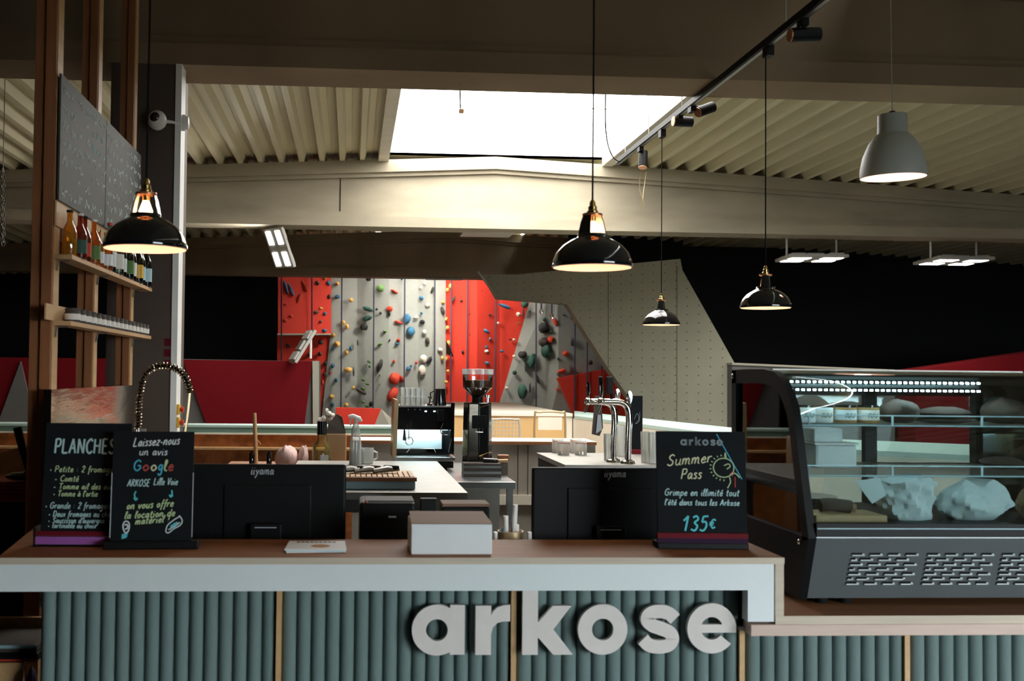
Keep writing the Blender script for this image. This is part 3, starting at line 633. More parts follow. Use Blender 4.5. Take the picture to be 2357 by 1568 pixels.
# ------------------------------------------------------------------ handwriting
G = {'a': (1.0, [[(.8, .8), (.45, 1), (.12, .55), (.25, .05), (.6, .25), (.8, .9), (.8, .15), (1, 0)]]),
 'b': (.95, [[(.15, 1.8), (.12, 0)], [(.13, .5), (.5, 1), (.85, .5), (.5, 0), (.13, .2)]]),
 'c': (.85, [[(.75, .85), (.4, 1), (.1, .5), (.35, 0), (.8, .15)]]),
 'd': (1.0, [[(.8, .8), (.45, 1), (.12, .5), (.3, 0), (.65, .2), (.82, .9)], [(.88, 1.8), (.8, .1), (1, 0)]]),
 'e': (.9, [[(.12, .5), (.75, .62), (.5, 1), (.12, .5), (.35, 0), (.85, .2)]]),
 'f': (.7, [[(.7, 1.7), (.45, 1.75), (.35, 1.2), (.25, -.7)], [(.05, .9), (.65, 1)]]),
 'g': (1.0, [[(.8, .8), (.45, 1), (.12, .55), (.35, .1), (.75, .5), (.8, 1), (.75, -.4), (.4, -.8), (.1, -.5)]]),
 'h': (1.0, [[(.15, 1.8), (.12, 0)], [(.13, .5), (.5, 1), (.78, .7), (.8, 0)]]),
 'i': (.45, [[(.2, .95), (.18, .1), (.4, 0)], [(.22, 1.35), (.26, 1.42)]]),
 'l': (.5, [[(.1, .3), (.4, 1.5), (.25, 1.8), (.15, 1.0), (.2, .1), (.5, 0)]]),
 'k': (.95, [[(.15, 1.8), (.12, 0)], [(.8, 1), (.15, .45), (.85, 0)]]),
 'm': (1.4, [[(.12, 1), (.1, 0), (.2, .7), (.45, 1), (.6, .7), (.6, 0), (.7, .7), (.95, 1), (1.12, .7), (1.12, .1), (1.35, 0)]]),
 'n': (1.0, [[(.12, 1), (.1, 0), (.25, .75), (.55, 1), (.75, .7), (.75, .1), (1, 0)]]),
 'o': (.95, [[(.5, 1), (.12, .55), (.4, 0), (.8, .45), (.5, 1)]]),
 'p': (.95, [[(.15, 1), (.1, -.8)], [(.13, .6), (.5, 1), (.85, .55), (.5, 0), (.13, .2)]]),
 'r': (.75, [[(.12, 1), (.12, 0)], [(.13, .5), (.35, .95), (.7, .95)]]),
 's': (.8, [[(.7, .9), (.35, 1), (.2, .75), (.6, .4), (.5, .02), (.05, .1)]]),
 't': (.7, [[(.35, 1.6), (.28, .2), (.6, 0)], [(.02, 1.05), (.65, 1.1)]]),
 'u': (1.0, [[(.12, 1), (.15, .2), (.45, 0), (.75, .4), (.8, 1), (.78, .1), (1, 0)]]),
 'v': (.9, [[(.08, 1), (.4, 0), (.8, 1)]]),
 'x': (.9, [[(.1, 1), (.8, 0)], [(.8, 1), (.1, 0)]]),
 'y': (.95, [[(.1, 1), (.45, .3)], [(.85, 1), (.4, -.2), (.05, -.8)]]),
 'z': (.9, [[(.1, 1), (.8, 1)], [(.8, 1), (.1, 0)], [(.1, 0), (.85, 0)]]),
 'A': (1.3, [[(.05, 0), (.6, 1.8)], [(.6, 1.8), (1.1, 0)], [(.25, .65), (.95, .65)]]),
 'C': (1.2, [[(1.05, 1.5), (.7, 1.8), (.15, 1.2), (.2, .4), (.65, 0), (1.1, .3)]]),
 'D': (1.3, [[(.15, 1.8), (.15, 0)], [(.15, 1.75), (.8, 1.65), (1.1, .9), (.8, .15), (.15, 0)]]),
 'E': (1.1, [[(.15, 1.8), (.15, 0)], [(.15, 1.8), (.9, 1.8)], [(.15, .95), (.8, .95)], [(.15, 0), (.95, 0)]]),
 'G': (1.4, [[(1.15, 1.5), (.75, 1.8), (.2, 1.3), (.2, .4), (.7, 0), (1.15, .4), (1.15, .85)], [(1.2, .85), (.7, .85)]]),
 'H': (1.3, [[(.15, 1.8), (.15, 0)], [(1.05, 1.8), (1.05, 0)], [(.15, .95), (1.05, .95)]]),
 'K': (1.2, [[(.15, 1.8), (.15, 0)], [(1.0, 1.8), (.15, .8)], [(.4, 1.05), (1.05, 0)]]),
 'L': (1.1, [[(.15, 1.8), (.12, 0)], [(.12, 0), (.95, .05)]]),
 'N': (1.35, [[(.15, 0), (.15, 1.8)], [(.15, 1.8), (1.05, 0)], [(1.05, 0), (1.1, 1.8)]]),
 'O': (1.35, [[(.65, 1.8), (.12, 1), (.5, 0), (1.15, .6), (1.0, 1.6), (.6, 1.8)]]),
 'P': (1.15, [[(.15, 1.8), (.12, 0)], [(.15, 1.75), (.8, 1.75), (.95, 1.3), (.7, .9), (.15, .85)]]),
 'R': (1.2, [[(.15, 1.8), (.12, 0)], [(.15, 1.75), (.8, 1.7), (.9, 1.25), (.2, .9)], [(.35, .9), (1.05, 0)]]),
 'S': (1.15, [[(1.0, 1.55), (.65, 1.8), (.25, 1.5), (.4, 1.05), (.85, .7), (.85, .2), (.45, 0), (.05, .25)]]),
 'T': (1.2, [[(.6, 1.75), (.55, 0)], [(.05, 1.7), (1.15, 1.8)]]),
 'V': (1.2, [[(.1, 1.8), (.5, 0)], [(.5, 0), (1.1, 1.8)]]),
 '1': (.9, [[(.1, 1.2), (.6, 1.8)], [(.6, 1.8), (.45, 0)]]),
 '2': (1.0, [[(.15, 1.4), (.5, 1.8), (.85, 1.4), (.15, 0)], [(.15, 0), (.9, 0)]]),
 '3': (1.0, [[(.2, 1.6), (.6, 1.8), (.85, 1.4), (.45, 1), (.85, .6), (.6, .05), (.1, .2)]]),
 '5': (1.05, [[(.95, 1.8), (.35, 1.75)], [(.35, 1.75), (.25, 1.05)], [(.25, 1.05), (.7, 1.1), (.85, .6), (.55, .05), (.08, .15)]]),
 '€': (1.0, [[(.9, 1.0), (.55, 1.15), (.25, .6), (.5, .05), (.85, .2)], [(.05, .7), (.65, .75)], [(.05, .45), (.6, .5)]]),
 "'": (.35, [[(.2, 1.8), (.12, 1.4)]]), '-': (.7, [[(.1, .5), (.5, .55)]]), ':': (.5, [[(.2, .85), (.24, .9)], [(.2, .2), (.24, .25)]]),
 '*': (.5, [[(.12, .5), (.22, .62), (.32, .5), (.22, .4), (.12, .5)]]), '!': (.5, [[(.3, 1.8), (.2, .5)], [(.16, .05), (.18, .1)]]), ' ': (.7, [])}
ACC = {'é': ('e', [(.4, 1.25), (.7, 1.6)]), 'à': ('a', [(.3, 1.6), (.55, 1.3)])}
def strokes(txt):
    x = 0; out = []
    for ch in txt:
        ex = None
        if ch in ACC: ch, ex = ACC[ch]
        adv, ss = G[ch]
        for s in ss: out.append(([(x + a, b) for a, b in s], len(s) > 2))
        if ex: out.append(([(x + a, b) for a, b in ex], False))
        x += adv + .12
    return out, x
def ink(mb, fr, pts, w, curved=True):
    p = [Vector(q) for q in pts]
    if curved: p = smooth_path(p, 5)
    mb.ribbon([tuple(q) for q in p], w, fr)

class Board:
    """table-top chalkboard: px corners of its face, depth of the foot, lean"""
    def __init__(s, label, pxl, pxr, pyt, pyb, foot, yaw_deg, lean_deg, depth=.05):
        s.pxl, s.pxr, s.pyt, s.pyb = pxl, pxr, pyt, pyb
        c = PZ((pxl + pxr) / 2, foot, zt); s.root = thing('chalkboard', label, 'chalkboard', c, R(yaw_deg))
        k = c.y / F; s.k = k; s.w = (pxr - pxl) * k / math.cos(R(yaw_deg)); s.h = (pyb - pyt) * k / math.cos(R(lean_deg)); s.lift = (foot - pyb) * k * .9
        L = R(lean_deg); s.u = Vector((1, 0, 0)); s.v = Vector((0, math.sin(L), math.cos(L))); s.n = Vector((0, -math.cos(L), math.sin(L)))
        s.o = Vector((-s.w / 2, -.012, s.lift))
        mb = MB(); mb.prism([s.o, s.o + s.u * s.w, s.o + s.u * s.w + s.v * s.h, s.o + s.v * s.h], -s.n * .012); mb.build('slate', 'board_black', s.root, bevel=.001)
    def fr(s): return (s.o, s.u, s.v, s.n * .0012)
    def uv(s, px, py): return Vector(((px - s.pxl) / (s.pxr - s.pxl) * s.w, (s.pyb - py) / (s.pyb - s.pyt) * s.h))
    def text(s, txt, x0, x1, base, xh, m, wpx=2.2, slant=.18, rise=0):
        st, adv = strokes(txt); mb = MB(); a = s.uv(x0, base); b = s.uv(x1, base); sx = (b.x - a.x) / adv; sy = xh * s.k
        for pts, cv in st:
            ink(mb, s.fr(), [(a.x + x * sx + slant * y * sy, a.y + y * sy + (x / adv) * rise * s.k) for x, y in pts], wpx * s.k, cv)
        return mb.build('chalk_writing', m, s.root)
    def draw(s, lines, m, wpx=2, curved=True):
        mb = MB()
        for l in lines: ink(mb, s.fr(), [s.uv(*p) for p in l], wpx * s.k, curved)
        return mb.build('chalk_drawing', m, s.root)

b1 = Board('leftmost chalkboard reading PLANCHES with crimson and purple foot strip', 98, 292, 979, 1228, 1256, -2, 6)
R1 = b1.root; w = b1.w
MB().box(-w / 2 - .012, w / 2, -.03, .05, 0, .022).build('foot', 'black_plastic', R1, bevel=.004)
MB().box(-w / 2 - .008, w / 2 - .0, -.0305, -.012, .034, .046).build('crimson_strip', 'crimson', R1)
MB().box(-w / 2 - .008, w / 2 - .04, -.033, -.012, .008, .031).build('purple_strip', 'purple', R1)
MB().box(-w / 2 - .014, -w / 2 - .008, -.034, .03, 0, .06).build('foot_cap', 'black_plastic', R1)
b1.text('PLANCHES', 120, 258, 1047, 18, 'chalk_pale', 4.2, .05)
b1.text('* Petite : 2 fromages', 112, 262, 1089, 7.5, 'chalk_green', 2, .15)
b1.text('- Comté', 124, 178, 1110, 7.5, 'chalk_green', 2)
b1.text('- Tomme ail des ours', 122, 262, 1127, 7, 'chalk_green', 2)
b1.text("- Tomme à l'ortie", 122, 222, 1143, 7, 'chalk_green', 2)
b1.text('* Grande : 2 fromages', 106, 250, 1170, 7.5, 'chalk_pale', 2)
b1.text('- Deux fromages au choix', 114, 262, 1188, 7, 'chalk_pale', 2)
b1.text("- Saucisson d'auvergne", 114, 240, 1202, 6.5, 'chalk_pale', 2)
b1.text('- tartinable au choix', 114, 222, 1213, 6, 'chalk_pale', 2)

b2_ = Board('chalkboard offering free gear hire for a review, beside the PLANCHES board', 258, 438, 998, 1242, 1262, 4, 6)
R2 = b2_.root; w = b2_.w
MB().box(-w / 2 - .018, w / 2 + .022, -.03, .012, 0, .024).build('foot', 'black_plastic', R2, bevel=.004)
for sx in (-1, 1):
    q0 = b2_.o + b2_.u * (b2_.w / 2 + sx * b2_.w / 2) ; MB().tube([q0 + b2_.v * .01 + b2_.n * .001, q0 + b2_.v * (b2_.h * .62) + b2_.n * .001], .0015, 6).build('edge_clip', 'logo_grey', R2)
b2_.text('Laissez-nous', 302, 406, 1032, 11, 'chalk_white', 2.6, .25, 6)
b2_.text('un avis', 316, 380, 1051, 9, 'chalk_white', 2.2, .2)
x = 304
for ch, m, wd in (('G', 'google_blue', 20), ('o', 'chalk_red', 18), ('o', 'chalk_yellow', 17), ('g', 'google_blue', 12), ('l', 'chalk_green', 10), ('e', 'chalk_red', 14)):
    b2_.text(ch, x, x + wd, 1086, 13, m, 3.4, .1); x += wd
b2_.text('ARKOSE', 292, 342, 1121, 8.5, 'chalk_pale', 2.2, .2)
b2_.text('Lille Voie', 350, 404, 1118, 8.5, 'chalk_pale', 2.2, .2)
b2_.draw([[(312, 1132), (309, 1140), (312, 1148)], [(308, 1146), (312, 1152), (316, 1147)], [(391, 1130), (392, 1138), (389, 1144)], [(386, 1140), (389, 1145), (394, 1141)]], 'chalk_blue', 3)
b2_.text('on vous offre', 292, 396, 1172, 9, 'chalk_green', 2.6, .25, 6)
b2_.text('la location de', 288, 400, 1193, 8.5, 'chalk_green', 2.6, .25, 6)
b2_.text('matériel !', 312, 388, 1206, 8.5, 'chalk_green', 2.4, .25, 6)
b2_.draw([[(286, 1206), (290, 1199), (297, 1200), (300, 1208), (298, 1220), (292, 1224), (287, 1216), (286, 1206)], [(289, 1207), (295, 1206), (296, 1214), (290, 1216)]], 'chalk_white', 3)
b2_.draw([[(284, 1229), (297, 1226)], [(284, 1233), (296, 1230)], [(284, 1236), (295, 1233)]], 'chalk_blue', 3.4, False)
b2_.draw([[(380, 1222), (384, 1208), (398, 1196), (408, 1190), (410, 1188), (416, 1198), (412, 1208), (398, 1216), (386, 1225), (380, 1222)], [(386, 1218), (400, 1210), (411, 1202)]], 'chalk_white', 2.6)
b2_.draw([[(390, 1212), (398, 1206), (406, 1202)], [(394, 1214), (402, 1208)]], 'chalk_blue', 4)

b3_ = Board('chalkboard advertising the 135 euro Summer Pass on the right of the counter', 1511, 1719, 987, 1222, 1262, -3.5, 5)
R3 = b3_.root; w = b3_.w
MB().box(-w / 2 - .004, w / 2, -.028, .05, 0, .02).build('foot', 'black_plastic', R3, bevel=.003)
MB().box(-w / 2 - .004, w / 2 - .002, -.027, -.012, .034, .050).build('crimson_strip', 'crimson', R3)
MB().box(-w / 2 - .004, w / 2 - .002, -.026, -.012, .012, .036).build('purple_strip', 'dark_purple', R3)
mb = MB()
for ch, px in (('a', 1567), ('r', 1586.5), ('k', 1601), ('o', 1618), ('s', 1637), ('e', 1646.5 + 5)):
    lm = letter(ch, -.0008 * F / YLt, 0); a = b3_.uv(px, 1020); sc = .128 * b3_.k
    mb.add([b3_.o + b3_.u * (a.x + v.x * sc) + b3_.v * (a.y + v.z * sc) + b3_.n * (.0014 if v.y < 0 else .0004) for v in lm.v], lm.f)
mb.build('printed_logo', 'chalk_grey', R3)
b3_.text('Summer', 1534, 1640, 1068, 14, 'chalk_yellow', 2.6, .2, 10)
b3_.text('Pass', 1566, 1616, 1098, 13, 'chalk_yellow', 2.6, .2, 2)
b3_.text('Grimpe en illimité tout', 1527, 1702, 1136, 8.5, 'chalk_pale', 2.2, .2)
b3_.text("l'été dans tous les Arkose", 1527, 1702, 1158, 7.5, 'chalk_pale', 2.2, .2)
b3_.text('135', 1566, 1628, 1217, 19, 'chalk_blue', 4.2, .15)
b3_.text('€', 1629, 1648, 1211, 18, 'chalk_blue', 3.4, .1)
cir = [(1667 + 24 * math.cos(t), 1071 + 22 * math.sin(t)) for t in [k * math.pi / 8 for k in range(17)]]
b3_.draw([cir, [(1670, 1050), (1671, 1036), (1674, 1050)], [(1668, 1066), (1678, 1062), (1682, 1068), (1674, 1074)], [(1680, 1092), (1682, 1104), (1675, 1118)], [(1684, 1086), (1694, 1084), (1704, 1094)]], 'chalk_green', 2.2)
b3_.draw([[(1667 + 29 * math.cos(t), 1071 + 27 * math.sin(t)), (1667 + 33 * math.cos(t), 1071 + 31 * math.sin(t))] for t in [R(90 + 17 * k) for k in range(12)]], 'chalk_green', 2, False)
b3_.draw([[(1652, 993), (1709, 1097)]], 'google_blue', 2, False)
b3_.draw([[(1681, 1086), (1690, 1080), (1686, 1090)], [(1693, 1092), (1693, 1116)]], 'chalk_red', 2)

# ------------------------------------------------------------------ things on the counter
def boxthing(name, label, cat, px0, px1, pyt, pyb, y, d, m, bevel=.003, smooth=False, group=None):
    a, b = P(px0, pyb, y), P(px1, pyt, y)
    return tag(MB().box(a.x, b.x, y, y + d, a.z, b.z).build(name, m, bevel=bevel), label, cat, group)
y = PZ(1040, 1277, zt).y
a, b = P(946, 1277, y), P(1133, 1207, y)
nb = thing('napkin_box', 'white cardboard box with brown lid at the middle of the counter', 'box', ((a.x + b.x) / 2, y + .1, zt), R(0))
ztop = b.z
MB().box(a.x, b.x, y, y + .20, zt, ztop).build('carton', 'paper_white', nb, world=True, bevel=.003)
MB().prism([(a.x, y, ztop + .0005), (b.x, y, ztop + .0005), (b.x - .004, y + .2, ztop + .012), (a.x + .004, y + .2, ztop + .012)], (0, 0, .002)).build('lid', 'lid_brown', nb, world=True)
for xx in (a.x + .006, b.x - .03): MB().box(xx, xx + .024, y + .198, y + .2, ztop, ztop + .012).build('flap', 'paper_white', nb, world=True)
# flyers
for k, (px0, px1, f, m, lb_, rz) in enumerate(((660, 792, 1277, 'paper_white', 'lowest pale flyer of the small pile lying on the countertop', .06), (664, 796, 1276, 'screen_teal', 'middle light blue flyer of the small pile lying on the countertop', -.03), (660, 798, 1275, 'paper_white', 'topmost flyer with orange print of the small pile on the countertop', -.01))):
    c = PZ((px0 + px1) / 2, 1262, zt); wd = (px1 - px0) * c.y / F
    t = thing('flyer', lb_, 'flyer', (c.x, c.y, zt + .0032 * k), rz, 'flyers on the counter')
    MB().prism([(-wd / 2, -.085, 0), (wd / 2, -.085, 0), (wd / 2 - .008, .085, 0), (-wd / 2 + .004, .085, 0)], (0, 0, .003)).build('sheet', m, t)
    if k == 2:
        MB().lathe([(.0, 0), (.03, 0)], (0.012, -.02, .0034), 16, False).build('orange_print', 'cookie', t)
        mb = MB()
        for j in range(9): mb.box(-.065 + j * .014, -.055 + j * .014, .05, .064, .0031, .0035)
        mb.build('print_line', 'black_plastic', t)

# ------------------------------------------------------------------ left shelving rack
XS = P(118, 700, 3.86).x
rk = thing('shelf_rack', 'tall rack of reddish wooden posts with two shelves at the left', 'shelf', (XS, 4.6, 0))
posts = [(3.86, .085, .075), (4.47, .075, .065), (5.20, .075, .065)]
for k, (y0, dd, wd) in enumerate(posts):
    for j in range(2):     # each post is two planks side by side
        x1 = XS - j * (wd / 2 + .002)
        MB().box(x1 - wd / 2, x1, y0 + (.012 if j else 0), y0 + dd, 0, rz_(XS) - .002).build('post_plank', 'post_wood', rk, world=True, bevel=.002)
    MB().box(XS, XS + .003, y0 + .012, y0 + dd - .004, 0, 3.7).build('lit_side_face', 'pale_wood', rk, world=True)  # light on the post's right side put in as paler wood
ys0, ys1 = 3.87, 5.40
z_up, z_lo = P(165, 586, 3.87).z, P(165, 739, 3.87).z
XF = P(166, 590, 3.87).x
for zz in (z_up, z_lo):
    MB().box(XS + .004, XF, ys0, ys1, zz - .016, zz).build('shelf_board', 'shelf_wood', rk, world=True, bevel=.001)
    for (y0, dd, wd) in posts:
        MB().tube([(XS + .006, y0 + .04, zz - .055), (XS + .012, y0 + .04, zz - .02), (XS + .05, y0 + .04, zz - .018)], .004, 6).build('bracket', 'steel_dull', rk, world=True)
zm0, zm1 = PXX(135, 462, XS + .012).z, PXX(135, 166, XS + .012).z
ym0 = PXX(135, 300, XS + .012).y; ym1 = PXX(321, 420, XS + .012).y; ymj = PXX(240, 400, XS + .012).y
MB().box(XS + .004, XS + .01, ym0, ym1, zm0 - .09, zm0).build('back_strip', 'shelf_wood', rk, world=True)
MB().box(XS + .004, XS + .01, ym0 - .1, ym1 - .1, z_lo + .0, z_lo + .055).build('back_strip', 'shelf_wood', rk, world=True)
mrand = random.Random(3)
for i, (a, b, lb_) in enumerate(((ym0, ymj - .004, 'nearer slate menu board covered in white chalk lists'), (ymj + .004, ym1, 'farther slate menu board covered in white chalk lists'))):
    mbd = thing('menu_board', lb_, 'menu board', (XS + .012, (a + b) / 2, zm0), 0, 'menu boards on the rack')
    MB().box(XS + .0105, XS + .018, a, b, zm0, zm1).build('slate', 'menu_slate', mbd, world=True)
    mb = MB(); mb2 = MB(); L = b - a
    fr = (Vector((XS + .0192, a, zm0)), Vector((0, 1, 0)), Vector((0, 0, 1)), Vector((0, 0, 0)))
    rows = 7
    for r_ in range(rows):
        v = (zm1 - zm0) * (1 - (r_ + .8) / (rows + .5))
        for c, (u0, u1) in enumerate(((.04, .30), (.36, .44), (.52, .60), (.66, .94))):
            if mrand.random() < .15: continue
            u = u0 * L; tgt = mb2 if (c == 3 and mrand.random() < .4) else mb
            while u < u1 * L:
                pts = []; n = mrand.randint(4, 8)
                for k in range(n): pts.append((u + k * .011, v + mrand.uniform(-.016, .02) - (.010 if c == 0 else 0)))
                ink(tgt, fr, pts, .0065); u += n * .011 + .02
    mb.build('chalk_list', 'chalk_white', mbd, world=True)['kind'] = 'stuff'
    mb2.build('chalk_list', 'chalk_pale', mbd, world=True)['kind'] = 'stuff'

def bottle(name, label, loc, h, r, glass, cap, liquid=None, labelm=None, neck=.3):
    t = thing(name, label, 'bottle', loc, 0, 'bottles on the upper rack shelf')
    nr = r * .38
    MB().lathe([(0, .0), (r * .95, 0), (r, .004), (r, h * .50), (r * .85, h * .60), (nr * 1.1, h * .74), (nr, h * .80), (nr, h * .96), (0, h * .96)], (0, 0, 0), 14).build('glass', glass, t, True, ang=60)
    MB().lathe([(0, h * .95), (nr * 1.25, h * .95), (nr * 1.25, h), (0, h)], (0, 0, 0), 12).build('cap', cap, t, True)
    if labelm: MB().lathe([(r * 1.015, h * .12), (r * 1.015, h * .42)], (0, 0, 0), 14, False).build('paper_label', labelm, t, True)
    return t
kinds = [('g_amber', 'black_plastic', None, 'golden juice bottle nearest the viewer on the upper rack shelf'), ('g_red', 'white_plastic', 'h_dgreen', 'red lemonade bottle behind the golden juice bottle'),
         ('g_red', 'black_plastic', 'h_red', 'deep red bottle with dark cap, third on the upper rack shelf'), ('g_orange', 'white_plastic', 'h_green', 'orange bottle with green and white label, fourth on the upper rack shelf'),
         ('g_orange', 'brass', 'paper_white', 'orange bottle with gold cap and white label, fifth on the shelf'), ('g_orange', 'brass', 'paper_white', 'small orange bottle with gold cap, sixth on the shelf'),
         ('g_green', 'red_plastic', 'paper_white', 'clear bottle with red cap and white label'), ('g_green', 'black_plastic', 'flower', 'clear bottle with black cap and floral label'),
         ('g_dark', 'black_plastic', 'paper_white', 'dark bottle with white label next to the clear bottles'), ('g_dark', 'black_plastic', 'h_green', 'dark bottle with green label under the black pendant'),
         ('g_dark', 'brass', 'paper_white', 'dark bottle with brass cap and white label under the pendant'), ('g_dark', 'black_plastic', 'yellow_plastic', 'dark bottle with orange label under the pendant'),
         ('g_dark', 'black_plastic', 'screen_teal', 'dark beer bottle with pale blue label, last but one on the shelf'), ('g_dark', 'black_plastic', 'screen_teal', 'dark beer bottle with pale blue label at the far shelf end')]
for i, (g, c, l, lab) in enumerate(kinds):
    t = i / (len(kinds) - 1); yy = 3.93 + t * 1.40; xx = XS + .040 + (.010 if i % 2 else 0)
    h = .165 + (.02 if i in (6, 7) else 0) + .05 * t + (-.03 if i in (4, 5) else 0)
    bottle('glass_bottle', lab, (xx, yy, z_up), h, .026, g, c, None, l)
jp = None
for i in range(17):
    yy = 3.97 + i * .083; loc = (XS + .046, yy, z_lo)
    lab = 'small preserve jar with pale label in the row on the lower rack shelf'
    if jp is None:
        jp = thing('preserve_jar', lab, 'jar', loc, 0, 'preserve jars on the lower shelf')
        MB().lathe([(0, 0), (.026, 0), (.028, .006), (.028, .034), (.024, .040), (0, .040)], (0, 0, 0), 14).build('glass', 'h_brown', jp, True)
        MB().lathe([(.0285, .008), (.0285, .030)], (0, 0, 0), 14, False).build('paper_label', 'flower', jp, True)
        MB().lathe([(0, .040), (.027, .040), (.027, .050), (0, .051)], (0, 0, 0), 14).build('lid', 'h_brown', jp, True)
    else: dup(jp, loc)
# steel backsplash below the rack
zb0, zb1 = PXX(118, 980, XS + .03).z, PXX(118, 897, XS + .03).z
ya, yb2, yc_ = PXX(118, 930, XS + .03).y, PXX(231, 930, XS + .03).y, PXX(306, 930, XS + .03).y
bs = thing('steel_backsplash', 'brushed steel splash panels fixed under the wooden rack', 'backsplash', (XS + .02, (ya + yc_) / 2, .7))
MB().box(XS + .004, XS + .03, ya, yb2 - .002, .7, zb1).build('panel', 'steel_wavy', bs, world=True)
MB().box(XS + .004, XS + .03, yb2, yc_, .7, zb1).build('panel', 'steel_wavy', bs, world=True)
# sink cabinet carrying the faucet and the slicer
sk = thing('sink_cabinet', 'dark steel sink cabinet hidden behind the left chalkboards', 'cabinet', (XS + .3, 4.7, 0))
MB().box(XS + .032, XS + .40, 4.2, 5.40, 0, .86).build('body', 'black_rubber', sk, world=True)
MB().box(XS + .032, XS + .42, 4.18, 5.40, .861, .90).build('top', 'steel_dull', sk, world=True)
# spring faucet
yf = 4.45
def pf(x, y): return P(x, y, yf)
fc = thing('spring_faucet', 'tall pre-rinse faucet with coiled spring neck beside the column', 'faucet', (pf(318, 990).x, yf, .90))
base = pf(318, 990)
path = [Vector((base.x, yf, .90)), pf(317, 1060), pf(317, 990), pf(320, 920), pf(330, 870), pf(352, 847), pf(380, 842), pf(408, 850), pf(428, 872), pf(437, 905)]
MB().tube(smooth_path(path, 6), .006, 8).build('hose', 'black_rubber', fc, True, True)
sp = smooth_path(path[2:], 12); hel = []
Ln = [0]
for a, b in zip(sp[:-1], sp[1:]): Ln.append(Ln[-1] + (b - a).length)
for k in range(700):
    d = k / 699 * Ln[-1]; j = max(i for i in range(len(Ln)) if Ln[i] <= d + 1e-9); j = min(j, len(sp) - 2)
    f_ = (d - Ln[j]) / max(1e-6, Ln[j + 1] - Ln[j]); p = sp[j].lerp(sp[j + 1], f_); t = (sp[j + 1] - sp[j]).normalized()
    n1 = Vector((0, 1, 0)); n2 = t.cross(n1).normalized(); ph = k / 699 * 36 * 2 * math.pi
    hel.append(p + (n1 * math.cos(ph) + n2 * math.sin(ph)) * .0125)
MB().tube(hel, .0034, 6).build('spring', 'bronze', fc, True, True)
MB().tube([pf(437, 905), pf(434, 940), pf(428, 990), pf(425, 1010)], .0055, 8).build('hose_end', 'bronze', fc, True, True)
MB().tube([pf(425, 1005), pf(423, 1060)], [.010, .014], 12).build('spray_head', 'chrome', fc, True, True)
MB().tube([Vector((base.x, yf, .90)), pf(318, 985)], .011, 12).build('riser', 'chrome', fc, True, True)
MB().box(base.x + .01, base.x + .03, yf - .01, yf + .01, pf(0, 1000).z, pf(0, 985).z).build('clamp', 'steel_dull', fc, world=True)
# red slicer at the far left
ys = 4.3
sl2 = thing('meat_slicer', 'red enamelled slicer with black handle at the far left', 'slicer', (P(30, 1160, ys).x, ys, .0))
a, b = P(-60, 1160, ys), P(98, 1105, ys)
MB().box(a.x, b.x, ys, ys + .3, P(0, 1158, ys).z, P(0, 1132, ys).z).build('body', 'red_enamel', sl2, world=True, bevel=.015)
MB().box(a.x, b.x, ys - .01, ys + .3, P(0, 1130, ys).z, P(0, 1108, ys).z).build('carriage', 'red_enamel', sl2, world=True, bevel=.012)
for yy_ in (1114, 1131): MB().tube([P(-60, yy_, ys - .012), P(98, yy_ + 2, ys - .012)], .0022, 6).build('trim_line', 'red_plastic', sl2, world=True)
MB().tube([P(40, 984, ys - .02), P(52, 1035, ys - .02), P(72, 1088, ys - .02)], [.017, .015, .02], 10).build('handle', 'black_plastic', sl2, True, True)
MB().blob(P(55, 1096, ys - .02), (.07, .05, .018), .08, 4).build('blade_guard', 'black_gloss', sl2, True, True)
MB().blob(P(82, 1086, ys - .03), (.02, .02, .012), .02, 5).build('knob', 'chrome', sl2, True, True)
MB().box(a.x + .02, b.x - .02, ys + .03, ys + .27, 0, P(0, 1158, ys).z).build('pedestal', 'black_rubber', sl2, world=True)
wb = tag(MB().prism([P(-20, 1050, 4.75), P(70, 1022, 4.75), P(70, 1110, 4.75), P(-20, 1110, 4.75)], (0, .04, 0)).build('cutting_board', 'pale_wood'), 'wooden board leaning behind the red slicer', 'cutting board')

# low wooden stand in the lower left corner
yt = 3.72
tz = P(50, 1524, 3.45).z
x0, x1 = P(-260, 1440, 3.45).x, P(88, 1440, 3.6).x
tb = thing('side_table', 'pale wooden stand with raised back in the lower left corner', 'table', ((x0 + x1) / 2, 3.6, 0))
MB().box(x0, x1, 3.44, yt - .02, tz - .02, tz).build('table_top', 'pale_wood', tb, world=True)
MB().box(x0, x1, yt - .02, yt, tz - .02, P(50, 1419, yt).z).build('back_panel', 'pale_wood', tb, world=True)
MB().box(x0, x1, 3.445, 3.46, tz - .16, tz - .02).build('apron', 'pale_wood', tb, world=True)
for xx in (x0 + .03, x1 - .05):
    for yy_ in (3.46, yt - .06): MB().box(xx, xx + .035, yy_, yy_ + .035, 0, tz - .02).build('leg', 'pale_wood', tb, world=True)
def flat(name, label, cat, px0, px1, y0, d, h, m, em, zbase, eh):
    a_, b_ = P(px0, 1500, y0).x, P(px1, 1500, y0).x
    t = thing(name, label, cat, ((a_ + b_) / 2, y0 + d / 2, zbase)); MB().box(a_, b_, y0, y0 + d, zbase, zbase + h).build('cover', m, t, world=True, bevel=.003)
    MB().box(a_ + .002, b_ - .002, y0 - .003, y0, zbase + h * eh[0], zbase + h * eh[1]).build('edge', em, t, world=True)
flat('folder', 'black folder with red edge at the bottom of the side stand pile', 'folder', -80, 86, 3.45, .24, .026, 'black_plastic', 'red_plastic', tz, (.15, .3))
flat('binder', 'dark brown binder with pale blue edge on top of the black folder', 'binder', -80, 84, 3.46, .22, .024, 'h_brown', 'blue_box', tz + .026, (.55, .95))
pc = P(84, 1545, 3.43); hb = P(84, 1532, 3.38).z
